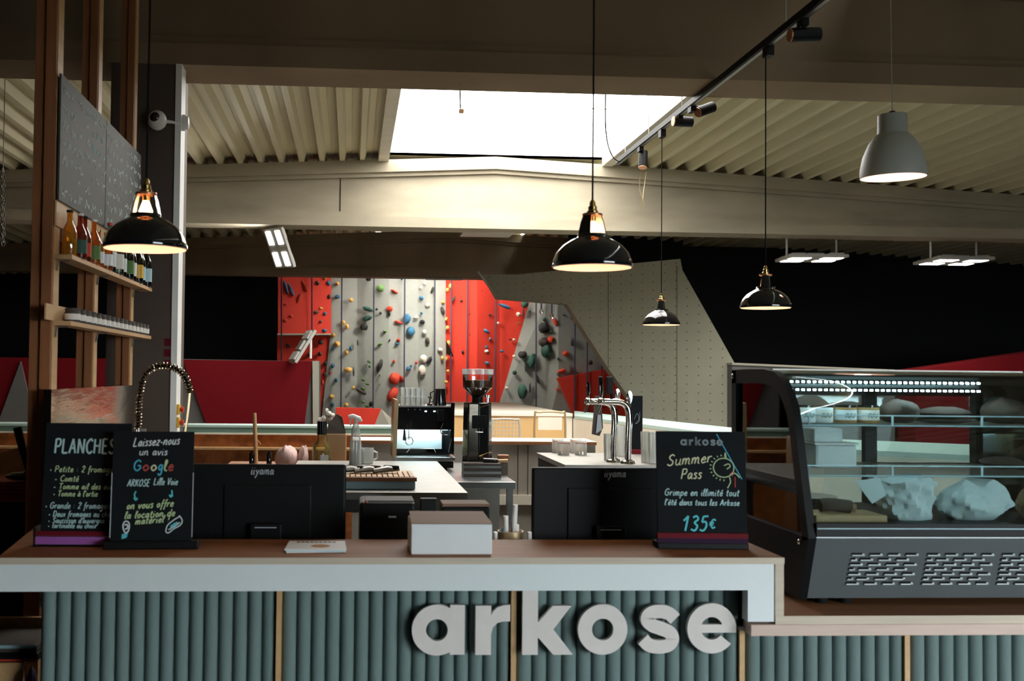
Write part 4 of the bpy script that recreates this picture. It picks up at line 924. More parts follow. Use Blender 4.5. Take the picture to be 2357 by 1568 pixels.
tag(MB().blob((pc.x, 3.38, hb / 2), (.04, .045, hb / 2), .05, 3).build('purple_bag', 'dark_purple', None, True), 'dark purple bag standing in front of the side stand', 'bag')

# ------------------------------------------------------------------ staff desk, screens and clutter behind the counter
yd = yb + .03
dz = .80
dk = thing('staff_desk', 'black staff desk tucked behind the front counter', 'desk', (0, yd + .25, 0))
MB().box(fl + .4, P(1650, 1240, yd).x - .02, yd, yd + .5, dz - .03, dz).build('top', 'black_rubber', dk, world=True)
for xx in (fl + .45, 0, P(1600, 1240, yd).x - .05): MB().box(xx, xx + .04, yd + .05, yd + .45, 0, dz - .03).build('leg', 'black_rubber', dk, world=True)
def monitor(px0, px1, pyt, label, logo, rz, stand_lit):
    y = yd + .12; c = P((px0 + px1) / 2, pyt, y); w = (px1 - px0) * y / F; h = .315; z1 = c.z
    t = thing('monitor', label, 'monitor', (c.x, y, dz), rz, 'touch screens on the staff desk')
    MB().box(-w / 2, w / 2, .0, .022, z1 - h - dz, z1 - dz).build('housing', 'black_plastic', t, bevel=.008, seg=3)
    MB().box(-w * .27, w * .28, -.006, 0, z1 - h * .82 - dz, z1 - h * .22 - dz).build('rear_bulge', 'black_plastic', t, bevel=.003)
    MB().box(-.052, .052, -.035, -.006, .02, z1 - h * .62 - dz).build('stand_column', 'black_plastic', t, bevel=.004)
    MB().box(-.036, .036, -.0358, -.035, z1 - h * .665 - dz, z1 - h * .655 - dz).build('stand_slot', 'logo_grey', t)
    MB().box(-.12, .12, -.05, .14, 0, .02).build('stand_foot', 'black_plastic', t, bevel=.004)
    fr = (Vector((0, -.0008, 0)), Vector((1, 0, 0)), Vector((0, 0, 1)), Vector((0, 0, 0)))
    mb = MB(); st, adv = strokes('iiyama'); k = y / F; x0 = (logo[0] - (px0 + px1) / 2) * k; sc = (logo[1] - logo[0]) * k / adv; bz = P(logo[0], logo[2], y).z - dz
    for pts, cv in st: ink(mb, fr, [(x0 + x * sc + .15 * yy * sc, bz + yy * sc * 1.15) for x, yy in pts], .0036, cv)
    mb.build('printed_logo', 'logo_grey', t)
    return t
monitor(436, 795, 1069, 'back of the touch monitor beside the free hire chalkboard', (578, 631, 1092), 0, 0)
monitor(1222, 1582, 1077, 'back of the touch monitor behind the Summer Pass chalkboard', (1390, 1442, 1098), 0, 1)
# receipt printer
y = yd + .1; a, b = P(826, 1242, y), P(957, 1157, y)
rp = thing('receipt_printer', 'black receipt printer between the monitor and the white box', 'printer', ((a.x + b.x) / 2, y + .1, dz))
MB().box(a.x, b.x, y, y + .2, dz, b.z).build('body', 'black_plastic', rp, world=True, bevel=.012)
MB().box(a.x + .02, b.x - .005, y + .02, y + .16, b.z, b.z + .004).build('cover', 'h_brown', rp, world=True)
p = P(903, 1190, y); MB().box(p.x - .013, p.x + .013, y - .002, y, p.z - .003, p.z + .003).build('indicator', 'screen_teal', rp, world=True)
p = P(844, 1157, y); MB().blob((p.x, y + .01, p.z), (.004, .004, .004), 0, 1).build('power_lamp', 'red_plastic', rp, True, True)
y = yd + .25; a, b = P(1018, 1190, y), P(1127, 1160, y)
tp = thing('card_terminal', 'black card terminal with brown top behind the white box', 'terminal', ((a.x + b.x) / 2, y + .06, dz))
MB().box(a.x, b.x, y, y + .12, dz, b.z - .012).build('body', 'black_plastic', tp, world=True, bevel=.006)
MB().box(a.x, b.x, y - .001, y + .12, b.z - .011, b.z).build('top', 'lid_brown', tp, world=True, bevel=.002)
y = yd + .22; a, b = P(967, 1185, y), P(1007, 1148, y)
pd = thing('scanner_post', 'small black scanner head rising behind the white box', 'scanner', ((a.x + b.x) / 2, y, dz))
MB().box(a.x, b.x, y, y + .03, a.z, b.z).build('head', 'black_plastic', pd, world=True, bevel=.004)
MB().box((a.x + b.x) / 2 - .01, (a.x + b.x) / 2 + .01, y + .005, y + .025, dz, a.z).build('post', 'black_plastic', pd, world=True)
# pen pot and pens
y = yd + .10; c = P(1175, 1242, y)
pp = thing('pen_pot', 'round tan pot holding pens at the counter edge', 'pot', (c.x, y, dz))
rr = 30 * y / F
zpot = P(1175, 1222, y).z - dz
MB().lathe([(0, 0), (rr * .9, 0), (rr, zpot), (rr - .003, zpot), (rr * .88, .004), (0, .004)], (0, 0, 0), 20).build('bowl', 'tan_metal', pp, True)
MB().box(-.05, .05, -.05, .05, -.0, .002).build('mat', 'black_rubber', pp)
pens = [(1186, 1162, 1176, 1240, .0085, 'white_plastic', 'tall thick white marker leaning in the pen pot'), (1164, 1188, 1168, 1240, .0085, 'white_plastic', 'white marker on the left inside the pen pot'), (1188, 1208, 1190, 1242, .0095, 'white_plastic', 'stubby white marker right of the tall marker'),
        (1180, 1202, 1178, 1240, .004, 'crimson', 'thin crimson pen in the middle of the pen pot'), (1158, 1215, 1160, 1242, .005, 'h_blue', 'short blue pen at the left of the pen pot'), (1168, 1222, 1166, 1242, .005, 'h_dgreen', 'short green pen in the pen pot')]
for (xa_, ya_, xb_, yb_, r_, m_, lab) in pens:
    top = P(xa_, ya_, y + .005); bot = Vector((c.x + (xb_ - 1175) * y / F * .8, y, dz + .006))
    t = thing('pen', lab, 'pen', bot, 0, 'pens in the pot')
    MB().tube([bot, bot.lerp(top, .8)], r_, 10).build('barrel', m_, t, True, True); MB().tube([bot.lerp(top, .8), top], r_ * 1.12, 10).build('cap', m_, t, True, True)
for k, px in enumerate((1142, 1221)):
    q = P(px, 1238, yd + .02); t = thing('chalk_stick', ('white chalk stick left' if k == 0 else 'white chalk stick right') + ' of the pen pot', 'chalk', (q.x, yd + .04, dz))
    MB().lathe([(0, 0), (.008, 0), (.008, P(px, 1225, yd + .04).z - dz), (0, P(px, 1224, yd + .04).z - dz)], (0, 0, 0), 10).build('stick', 'white_plastic', t, True)

# ------------------------------------------------------------------ steel worktops in the middle
yw = 4.9
zw = P(1000, 1134, yw).z; yw2 = PZ(1015, 1062, zw).y
x0, x1 = P(640, 1134, yw).x, P(1077, 1134, yw).x
wt = thing('steel_table', 'long stainless steel prep table behind the left monitor', 'table', ((x0 + x1) / 2, (yw + yw2) / 2, 0))
MB().box(x0, x1, yw, yw2, zw - .035, zw).build('top', 'steel_dull', wt, world=True, bevel=.003)
MB().box(x0 + .03, x1 - .1, yw + .08, yw2 - .05, zw - .10, zw - .035).build('apron', 'steel', wt, world=True)
for xx in (x0 + .05, x1 - .14):
    for yy_ in (yw + .1, yw2 - .1): MB().box(xx, xx + .04, yy_, yy_ + .04, 0, zw - .1).build('leg', 'steel_dull', wt, world=True)
MB().box(x0 + .04, x1 - .12, yw + .1, yw2 - .06, .2, .23).build('lower_shelf', 'steel_dull', wt, world=True)
# blue-white tray box and cutlery rack
yk = yw + .12; kz = zw
a, b = P(780, 1130, yk).x, P(956, 1130, yk).x
ht = P(900, 1108, yk).z - zw
tag(MB().box(a, b, yk, yk + .34, kz, kz + ht - .0).build('storage_box', 'blue_box', bevel=.006), 'pale blue plastic box on the steel prep table', 'box')
rkz = kz + ht
rck = thing('cutlery_rack', 'slatted wooden rack lying on the pale blue box', 'rack', ((a + b) / 2, yk + .17, rkz))
MB().box(a - .006, b + .006, yk - .012, yk + .01, rkz, rkz + .018).build('front_rail', 'post_wood', rck, world=True, bevel=.002)
MB().box(a, b, yk + .01, yk + .34, rkz, rkz + .008).build('base', 'counter_wood', rck, world=True)
ns = 14
for k in range(ns):
    xx = a + (b - a) * (k + .5) / ns
    MB().box(xx - (b - a) / ns * .38, xx + (b - a) / ns * .38, yk + .012, yk + .335, rkz + .008, rkz + .020).build('slat', 'pale_wood', rck, world=True)
for k, (px, lab) in enumerate(((808, 'leftmost black handled tongs on the wooden rack'), (848, 'middle black handled tongs on the wooden rack'), (890, 'rightmost black handled tongs on the wooden rack'))):
    q = PZ(px, 1085, rkz + .03); t = thing('tongs', lab, 'tongs', (q.x, q.y, rkz + .021), R(-35 + 6 * k), 'tongs on the rack')
    MB().tube([(-.05, -.05, .012), (0, .0, .02), (.04, .06, .014)], [.012, .016, .008], 8).build('blade', 'steel_dull', t, True)
    MB().tube([(-.03, .05, .02), (.05, .02, .026)], [.014, .01], 8).build('grip', 'black_plastic', t, True)
# bottle, paper bag, spray bottle, mug, wooden pole, cloths on a small cart left of the table
yq = 6.9
cz = P(740, 1072, yq).z
ca = thing('wooden_cart', 'brown wooden cart holding the oil bottle and paper bag', 'cart', (P(700, 1100, yq).x, yq, 0))
MB().box(P(520, 1080, yq).x, P(800, 1080, yq).x, yq - .1, yq + .3, cz - .03, cz).build('top', 'post_wood', ca, world=True)
for px in (525, 785):
    MB().box(P(px, 1080, yq).x, P(px + 12, 1080, yq).x, yq, yq + .2, 0, cz - .03).build('leg', 'post_wood', ca, world=True)
k = yq / F
q = P(740, 1070, yq); ob = thing('oil_bottle', 'clear bottle of oil with black cap beside the paper bag', 'bottle', (q.x, yq - .03, cz))
hh = (1070 - 968) * k
MB().lathe([(0, 0), (.058, 0), (.06, .01), (.06, hh * .36), (.05, hh * .46), (.03, hh * .56), (.026, hh * .72), (0, hh * .72)], (0, 0, 0), 18).build('glass', 'g_oil', ob, True, ang=60)
MB().lathe([(0, hh * .70), (.031, hh * .70), (.03, hh), (0, hh)], (0, 0, 0), 16).build('cap', 'black_gloss', ob, True)
MB().box(-.005, .045, -.0625, -.0605, hh * .05, hh * .26).build('paper_label', 'paper_white', ob)
q = P(774, 1045, yq + .12); pb = thing('paper_bag', 'crumpled brown paper bag behind the oil bottle', 'bag', (q.x, yq + .14, cz))
MB().box(-.065, .065, -.05, .05, 0, (1070 - 998) * k).build('sack', 'paper_kraft', pb, bevel=.01)
MB().prism([(-.065, -.045, (1070 - 998) * k), (.06, -.045, (1070 - 998) * k), (.035, -.04, (1070 - 960) * k), (.0, -.03, (1070 - 953) * k), (-.05, -.04, (1070 - 975) * k)], (0, .02, 0)).build('folded_mouth', 'h_brown', pb)
for i, (px, py) in enumerate(((745, 962), (757, 952), (765, 956), (752, 945), (738, 966), (761, 964))):
    pass
fl_ = thing('dried_flowers', 'little bunch of white dried flowers above the oil bottle', 'flowers', (q.x - .06, yq + .2, cz))
for i, (px, py) in enumerate(((745, 962), (757, 952), (765, 956), (752, 945), (738, 966), (761, 964))):
    c_ = P(px, py, yq + .2); MB().blob(c_, (.016, .016, .014), .25, i).build('blossom', 'flower', fl_, True, True)
    MB().tube([Vector((q.x - .06, yq + .2, cz)), c_], .0025, 5).build('stem', 'h_brown', fl_, world=True)
q = P(818, 1065, 6.4); yv = 6.4; k2 = yv / F
zsp = zw
sbt = thing('spray_bottle', 'translucent spray bottle with white trigger on the prep table', 'spray bottle', (q.x, yv, zsp))
hz = P(818, 957, yv).z - zsp
MB().lathe([(0, 0), (.036, 0), (.037, .01), (.034, hz * .4), (.024, hz * .72), (.016, hz * .8), (.016, hz * .84), (0, hz * .84)], (0, 0, 0), 16).build('bottle', 'g_mist', sbt, True, ang=60)
MB().lathe([(0, .004), (.034, .004), (.033, hz * .3), (0, hz * .3)], (0, 0, 0), 14).build('liquid', 'paper_white', sbt, True)
MB().tube([(-.045, 0, hz * .98), (-.02, 0, hz * .99), (.02, 0, hz * .93), (.035, 0, hz * .88)], [.009, .014, .016, .006], 8).build('sprayer_head', 'white_plastic', sbt, True)
MB().tube([(0, 0, hz * .83), (0, 0, hz * .95)], .013, 10).build('collar', 'white_plastic', sbt, True)
MB().tube([(-.025, 0, hz * .95), (-.034, 0, hz * .86), (-.03, 0, hz * .8)], .005, 6).build('trigger', 'white_plastic', sbt, True)
q = P(845, 1062, 6.45); mg = thing('glass_mug', 'small glass mug beside the spray bottle', 'mug', (q.x, 6.45, zw)); hm = P(845, 1031, 6.45).z - zw
MB().lathe([(0, 0), (.034, 0), (.036, .01), (.038, hm), (.034, hm), (.031, .01), (0, .01)], (0, 0, 0), 16).build('cup', 'tumbler', mg, True)
MB().tube([(.037, 0, hm * .8), (.058, 0, hm * .7), (.058, 0, hm * .35), (.037, 0, hm * .25)], .005, 8).build('handle', 'tumbler', mg, True)
for j, xo in enumerate((585,)):
    q0, q1 = P(590, 1075, yq + .1), P(586, 951, yq + .1); t = thing('wooden_pole', 'thin wooden pole standing in front of the chipboard parapet', 'pole', (q0.x, yq + .1, cz))
    MB().tube([q0, P(587, 990, yq + .1), q1], [.012, .013, .011], 8).build('stick', 'pale_wood', t, True, True)
    MB().tube([P(590, 1010, yq + .1), P(600, 1022, yq + .09), P(592, 1030, yq + .1)], .002, 5).build('cord', 'pale_wood', t, world=True)
for i, (px, wpx, lab) in enumerate(((660, 26, 'wider striped pink tea towel heaped on the cart'), (699, 12, 'narrower striped pink tea towel on the cart'))):
    q = P(px, 1070, yq); mb = MB().blob((q.x, yq, cz + .04), (wpx * k, .07, (1070 - 1040) * k), .12, 20 + i, 14, 9)
    for v in mb.v: v.z = max(v.z, cz)
    tag(mb.build('tea_towel', 'cloth_stripe', None, True), lab, 'towel')
for i, px in enumerate((578, 618)):
    q = P(px, 1066, yq); t = thing('jar_dark', ('dark jar left' if i == 0 else 'dark jar right') + ' of the wooden pole', 'jar', (q.x, yq + .05, cz))
    MB().lathe([(0, 0), (.018, 0), (.018, P(px, 1040, yq).z - cz - .02), (.01, P(px, 1040, yq).z - cz), (0, P(px, 1040, yq).z - cz)], (0, 0, 0), 10).build('glass', 'g_dark', t, True)

# back bar
yb3 = 7.8
zbk = P(1100, 1015, yb3).z
x0, x1 = P(812, 1020, yb3).x, P(1372, 1020, yb3).x
bk = thing('back_bar', 'beige back bar with white topped wood edge behind the coffee machine', 'counter', ((x0 + x1) / 2, yb3 + .2, 0))
MB().box(x0, x1, yb3 - .02, yb3 + .4, zbk - .025, zbk - .004).build('top', 'counter_wood', bk, world=True)
MB().box(x0, x1, yb3 - .015, yb3 + .4, zbk - .004, zbk).build('white_laminate', 'cream', bk, world=True)
zsp_ = P(1200, 1140, yb3).z
MB().box(x0, x1, yb3 + .02, yb3 + .36, zsp_, zbk - .025).build('upper_panel', 'beige_panel', bk, world=True)
MB().box(x0, x1, yb3 + .0, yb3 + .36, zsp_ - .07, zsp_).build('ledge', 'cream', bk, world=True)
MB().box(x0, x1, yb3 + .04, yb3 + .36, 0, zsp_ - .07).build('lower_panel', 'beige_panel', bk, world=True)
for px in (1192, 1215): MB().box(P(px, 1080, yb3).x, P(px, 1080, yb3).x + .006, yb3 + .016, yb3 + .02, zsp_, zbk - .03).build('door_gap', 'h_brown', bk, world=True)

# grinder table
yg = 6.3
zg = P(1120, 1110, yg).z
x0, x1 = P(900, 1110, yg).x, P(1188, 1110, yg).x
yg2 = 7.75
gt = thing('grinder_table', 'stainless steel table carrying the espresso machine and grinder', 'table', ((x0 + x1) / 2, 7, 0))
xst = P(1077, 1134, yw).x + .012
MB().prism([(xst, yg, zg - .04), (x1, yg, zg - .04), (x1, yg2, zg - .04), (x0, yg2, zg - .04), (x0, yw2 + .02, zg - .04), (xst, yw2 + .02, zg - .04)], (0, 0, .04)).build('top', 'steel', gt, world=True, bevel=.003)
MB().box(xst + .01, P(1150, 1150, yg + .05).x, yg + .05, yg + .08, 0, zg - .04).build('side_panel', 'steel_dull', gt, world=True)
for px in (1168,): MB().box(P(px, 1150, yg).x, P(px + 14, 1150, yg).x, yg + .02, yg + .06, 0, zg - .04).build('leg', 'steel', gt, world=True)
for px in (905, 1168): MB().box(P(px, 1150, yg).x, P(px + 14, 1150, yg).x, yg2 - .06, yg2 - .02, 0, zg - .04).build('leg', 'steel', gt, world=True)
# espresso machine
ye = 7.0
def E(px, py, dy=0): return P(px, py, ye + dy)
em = thing('espresso_machine', 'black espresso machine with mirrored back panel and cups on top', 'coffee machine', (E(976, 1060).x, ye + .2, zg))
x0, x1 = E(908, 930).x, E(1045, 930).x
MB().box(x0, x1, ye, ye + .42, E(0, 983).z, E(0, 928).z).build('upper_body', 'black_gloss', em, world=True, bevel=.008)
MB().box(x0 + .02, x1 - .01, ye + .16, ye + .42, E(0, 1045).z, E(0, 983).z).build('rear_body', 'black_gloss', em, world=True)
mz0, mz1 = E(0, 1031).z, E(0, 984).z
MB().prism([(E(919, 0).x, ye + .138, mz0), (E(1031, 0).x, ye + .138, mz0), (E(1031, 0).x, ye + .152, mz1), (E(919, 0).x, ye + .152, mz1)], (0, .006, 0)).build('mirror_panel', 'mirror_panel', em, world=True)
MB().box(x0 + .03, x1 - .03, ye + .10, ye + .12, E(0, 983).z - .005, E(0, 983).z).build('panel_glow_strip', 'led_cool', em, world=True)  # unseen glow strip, added to brighten the mirror panel
MB().box(x0, x1 + .008, ye - .03, ye + .42, E(0, 1056).z, E(0, 1046).z).build('drip_tray', 'steel', em, world=True, bevel=.004)
MB().box(x0 + .015, x1, ye + .0, ye + .4, zg + .02, E(0, 1056).z).build('base', 'black_gloss', em, world=True)
for px in (915, 1035):
    for dy in (.03, .36): MB().lathe([(0, 0), (.018, 0), (.015, .02), (0, .02)], (E(px, 0).x, ye + dy, zg), 10).build('foot', 'black_rubber', em, True, True)
MB().prism([E(903, 1055, -.01), E(912, 1055, -.01), E(918, 922, -.01), E(908, 919, -.01)], (0, .4, 0)).build('side_panel', 'tan_metal', em, world=True)
MB().prism([E(1036, 1046, -.01), E(1045, 1046, -.01), E(1046, 950, -.01), E(1047, 928, -.01), E(1038, 928, -.01)], (0, .4, 0)).build('side_panel', 'black_gloss', em, world=True)
MB().box(x0 - .005, x1 + .005, ye - .005, ye + .42, E(0, 929).z, E(0, 926).z).build('cup_rail', 'steel', em, world=True)
for px in (980, 1000):
    q = E(px, 947); MB().box(q.x - .006, q.x + .006, ye - .003, ye, q.z - .003, q.z + .003).build('button', 'led_cool', em, world=True)
for px in (940, 955, 967): q = E(px, 943); MB().box(q.x - .004, q.x + .004, ye - .002, ye, q.z - .003, q.z + .003).build('button', 'steel_dull', em, world=True)
MB().box(E(1016, 0).x, E(1031, 0).x, ye - .012, ye, E(0, 962).z, E(0, 934).z).build('display', 'black_plastic', em, world=True, bevel=.003)
q = E(932, 982, .05); MB().lathe([(0, -.02), (.035, -.02), (.035, .0), (0, .0)], (q.x, ye + .06, q.z), 16).build('group_head', 'black_gloss', em, True, True)
MB().tube([E(931, 990, .03), E(931, 1012, -.02)], [.006, .012], 8).build('portafilter_handle', 'black_plastic', em, True, True)
MB().tube([E(941, 984, .05), E(941, 1012, .04)], .003, 6).build('wand', 'black_plastic', em, world=True)
c_ = E(942, 1016, .06); MB().tube([c_ + Vector((.024 * math.cos(t), 0, .026 * math.sin(t))) for t in [j * math.pi / 10 for j in range(21)]], .003, 5).build('gauge_ring', 'chrome', em, True, True)
MB().tube(smooth_path([E(1020, 975, .0), E(1014, 990, -.01), E(1018, 1000, -.01), E(1032, 1002, -.01)], 5), .004, 6).build('steam_wand', 'chrome', em, True, True)
MB().tube([E(1040, 1010, -.01), E(1033, 1042, -.01)], .003, 6).build('steam_wand', 'chrome', em, True, True)
MB().tube([E(935, 1042, -.02), E(945, 1032, -.02), E(998, 1032, -.02), E(1004, 1042, -.02)], .003, 6).build('cup_stand', 'chrome', em, True, True)
ztop_e = E(0, 926).z
cups = [(926, 0), (938, 0), (950, 0), (962, 0), (973, 0), (932, .09), (945, .09), (957, .09), (968, .09)]
cp0 = None
def tumbler(lab, x, y, z, h, r, grp):
    t = thing('glass_tumbler', lab, 'glass', (x, y, z), 0, grp)
    MB().lathe([(0, 0), (r * .86, 0), (r, h), (r * .92, h), (r * .8, .008), (0, .008)], (0, 0, 0), 14).build('glass_body', 'tumbler', t, True)
    MB().lathe([(r * 1.0, h * .96), (r * 1.03, h * .98), (r * 1.0, h)], (0, 0, 0), 14, False).build('rim', 'tumbler', t, True)
    return t
for px, dy in cups:
    x = P(px, 925, ye + .08 + dy).x
    for lv in range(2):
        loc = (x, ye + .08 + dy, ztop_e + lv * .058)
        if cp0 is None: cp0 = tumbler('clear tumbler in the lower layer stacked on the espresso machine', *loc, .056, .018, 'tumblers on the espresso machine')
        else: dup(cp0, loc, 0, 'clear tumbler in the %s layer stacked on the espresso machine' % ('upper' if lv else 'lower'))
q = E(1015, 926); jg = thing('milk_jug', 'black milk jug standing on the espresso machine', 'jug', (q.x, ye + .1, ztop_e)); hj = E(0, 886).z - ztop_e
MB().lathe([(0, 0), (.044, 0), (.044, .01), (.036, hj), (.032, hj), (.038, .01), (0, .01)], (0, 0, 0), 16).build('vessel', 'black_gloss', jg, True)
MB().tube([(-.037, 0, hj * .85), (-.062, 0, hj * .75), (-.06, 0, hj * .35), (-.042, 0, hj * .2)], .005, 8).build('handle', 'black_gloss', jg, True)
q = E(991, 926); tm = thing('coffee_tamper', 'small black tamper between the tumblers and the jug', 'tamper', (q.x, ye + .06, ztop_e))
MB().lathe([(0, 0), (.018, 0), (.018, .012), (.006, .018), (.006, .045), (.014, .05), (.014, .058), (0, .058)], (0, 0, 0), 12).build('body', 'black_gloss', tm, True)
# grinder
yr = 6.75
def Gp(px, py): return P(px, py, yr)
c0 = Gp(1098, 1062); k = yr / F
gd = thing('coffee_grinder', 'tall black coffee grinder with clear hopper of beans', 'coffee grinder', (c0.x, yr, zg))
def gz(py): return Gp(1098, py).z - zg
MB().lathe([(0, 0), (.098, 0), (.098, .02), (.094, .03), (.094, gz(1045)), (.088, gz(930)), (.084, gz(926)), (0, gz(926))], (0, 0, 0), 8).build('body', 'black_gloss', gd, bevel=.006)
MB().lathe([(0, gz(926)), (.035, gz(926)), (.035, gz(908)), (0, gz(908))], (0, 0, 0), 16).build('collar', 'black_plastic', gd, True)
MB().lathe([(.034, gz(914)), (.092, gz(892)), (.095, gz(860))], (0, 0, 0), 24, False).build('hopper', 'hopper_clear', gd, True)
MB().lathe([(0, gz(862)), (.098, gz(862)), (.099, gz(850)), (0, gz(849))], (0, 0, 0), 24).build('lid', 'g_mist', gd, True)
MB().lathe([(0, gz(910)), (.03, gz(912)), (.086, gz(893)), (.088, gz(876)), (0, gz(874))], (0, 0, 0), 20).build('beans', 'beans', gd, True)
MB().lathe([(0, 0), (.012, 0), (.012, .03), (.02, .032), (.02, .045), (0, .046)], (.06, -.03, gz(926)), 10).build('knob', 'chrome', gd, True)
MB().box(-.045, .045, -.105, -.09, gz(985), gz(955)).build('chute', 'black_plastic', gd, bevel=.004)
MB().tube([(-.028, -.11, gz(985)), (-.028, -.12, gz(993)), (.02, -.12, gz(993)), (.02, -.11, gz(985))], .003, 6).build('fork', 'chrome', gd)
for py, w_ in ((934, .05), (1043, .05)): MB().tube(smooth_path([(.0, -.099, gz(py + 4)), (w_ * .6, -.099, gz(py)), (w_ * 1.4, -.09, gz(py - 5))], 4), .002, 5).build('trim_line', 'brass', gd, True)
yx = 6.5
a, b = P(1067, 1103, yx), P(1154, 1067, yx)
kb = thing('knock_drawer', 'steel knock-box drawer in front of the grinder', 'drawer', ((a.x + b.x) / 2, yx + .1, zg))
MB().box(a.x, b.x, yx, yx + .12, zg, b.z).build('casing', 'h_brown', kb, world=True, bevel=.003)
for y0, y1 in ((1099, 1094), (1086, 1080), (1072, 1067)): MB().box(a.x, b.x, yx - .004, yx, max(zg, P(0, y0, yx).z), max(zg + .006, P(0, y1, yx).z)).build('steel_band', 'steel', kb, world=True)
q = P(1150, 1065, yx + .05); t = thing('portafilter', 'spare portafilter with wooden handle resting on the knock-box drawer', 'portafilter', (q.x - .05, yx + .05, b.z))
MB().tube([(-.05, 0, .014), (.04, 0, .012)], [.016, .012], 10).build('basket', 'black_gloss', t, True); MB().tube([(.04, 0, .012), (.10, 0, .012)], [.009, .011], 10).build('handle', 'pale_wood', t, True)
q = P(1158, 1103, 6.75); t = thing('wood_tamper', 'dark tamper with reddish wooden top beside the grinder', 'tamper', (q.x, 6.75, zg)); hz2 = P(1158, 1047, 6.75).z - zg
MB().lathe([(0, 0), (.03, 0), (.03, hz2 * .6), (.02, hz2 * .7), (0, hz2 * .7)], (0, 0, 0), 14).build('base', 'h_brown', t, True); MB().box(-.035, .035, -.03, .03, hz2 * .7, hz2).build('top', 'post_wood', t, bevel=.006)

# tap counter
ytp0, zt2 = 6.34, P(1300, 1070, 6.34).z
ytp1 = PZ(1232, 1042, zt2).y
xa = P(1300, 1070, ytp0).x; xb = P(1760, 1070, ytp0).x
tcn = thing('tap_counter', 'dark fronted counter with pale top carrying the beer taps', 'counter', ((xa + xb) / 2, 6.8, 0))
MB().box(xa, xb, ytp0, ytp1, zt2 - .03, zt2).build('top', 'steel_dull', tcn, world=True, bevel=.002)
MB().box(xa + .01, xb, ytp0 + .02, ytp1 - .01, 0, zt2 - .03).build('body', 'black_plastic', tcn, world=True)
yt_ = 6.55
def beer(px, lean, lab, paddle, med):
    # px: (column foot, column top, spout end)
    f = P(px[0], 1068, yt_); t = thing('beer_tap', lab, 'beer tap', (f.x, yt_, zt2), 0, 'beer taps')
    Z = lambda a, b_, dy=0: P(a, b_, yt_ + dy)
    pth = smooth_path([Vector((f.x, yt_, zt2)), Z(px[0] + 1, 1010), Z(px[0] + 3, 970), Z(px[0], 940), Z(px[0] - 14, 927), Z(px[0] - 36, 925), Z(px[1] + 6, 925)], 5)
    MB().tube(pth, .020, 12).build('column', 'chrome', t, True, True)
    MB().lathe([(0, 0), (.045, 0), (.04, .015), (.022, .025), (0, .025)], (f.x, yt_, zt2), 16).build('flange', 'chrome', t, True, True)
    MB().blob(Z(px[1], 924), (.026, .026, .024), 0, 1, 12, 8).build('valve', 'chrome', t, True, True)
    MB().tube([Z(px[1], 915), Z(px[1] + 1, 902), Z(px[1], 880)], [.007, .012, .009], 8).build('lever', 'chrome', t, True, True)
    MB().tube([Z(px[1], 930), Z(px[1] - 8, 950)], .007, 8).build('spout', 'chrome', t, True, True)
    a_, b_ = paddle; MB().box(Z(a_, 0).x, Z(b_, 0).x, yt_ - .01, yt_ + .015, Z(0, 895).z, Z(0, 853).z).build('paddle_handle', 'black_plastic', t, world=True, bevel=.004)
    m_ = (a_ + b_) / 2; MB().tube([Z(m_, 925), Z(m_, 893)], .010, 8).build('paddle_stem', 'black_plastic', t, True, True)
    c_ = Z(*med); mb = MB().lathe([(0, -.008), (.036, -.006), (.036, .006), (0, .008)], (0, 0, 0), 16)
    mb.v = [c_ + Vector((v.x * .45, v.z, v.y * 1.1)) for v in mb.v]; mb.build('medallion', 'chrome', t, True, True)
    MB().tube([c_ + Vector((0, 0, -.03)), Z(med[0] - 4, 928)], .006, 6).build('medallion_stem', 'chrome', t, world=True)
beer((1412, 1354), 0, 'left chrome beer tap with black paddle handle', (1383, 1392), (1421, 910)); yt_ = 6.45
beer((1445, 1384), 0, 'right chrome beer tap with wide black paddle handle', (1401, 1415), (1449, 915))
yt_ = 6.55
mb = MB(); q = P(1377, 1000, 6.7)
hk = thing('hanging_cloth', 'dark cloth strip hanging from the left beer tap', 'cloth', (q.x, 6.62, P(0, 1000, 6.62).z))
MB().prism([P(1364, 1000, 6.62), P(1372, 912, 6.62), P(1384, 912, 6.62), P(1388, 985, 6.62), P(1380, 1004, 6.62)], (0, .03, 0)).build('strip', 'h_brown', hk, world=True)
MB().prism([P(1372, 998, 6.61), P(1376, 955, 6.61), P(1383, 955, 6.61), P(1386, 990, 6.61)], (0, .008, 0)).build('pale_strip', 'logo_grey', hk, world=True)
# jars with biscuits
for i, (px, py, yy_, lab) in enumerate(((1297, 1048, 6.9, 'left front biscuit jar on the tap counter'), (1337, 1048, 6.9, 'right front biscuit jar on the tap counter'), (1284, 1043, 7.15, 'left rear biscuit jar half hidden behind the front jar'), (1325, 1043, 7.15, 'right rear biscuit jar half hidden behind the front jar'))):
    q = PZ(px, py, zt2); k = q.y / F; r_ = 14 * k; h_ = 33 * k
    t = thing('biscuit_jar', lab, 'jar', (q.x, q.y, zt2), 0, 'biscuit jars')
    MB().lathe([(0, 0), (r_, 0), (r_, h_ * .75), (r_ * .88, h_ * .82), (r_ * .88, h_ * .86)], (0, 0, 0), 16).build('glass', 'tumbler', t, True)
    MB().lathe([(0, h_ * .86), (r_ * .98, h_ * .86), (r_ * .98, h_), (0, h_)], (0, 0, 0), 16).build('lid', 'tumbler', t, True)
    MB().lathe([(r_ * .99, h_ * .84), (r_ * 1.0, h_ * .88)], (0, 0, 0), 16, False).build('seal', 'h_red', t, True)
    for j in range(4): MB().blob((r_ * .45 * math.cos(j * 1.7), r_ * .45 * math.sin(j * 1.7), .016 + .006 * (j % 2)), (r_ * .42, r_ * .42, .014), .1, j).build('biscuit', 'cookie', t, True)
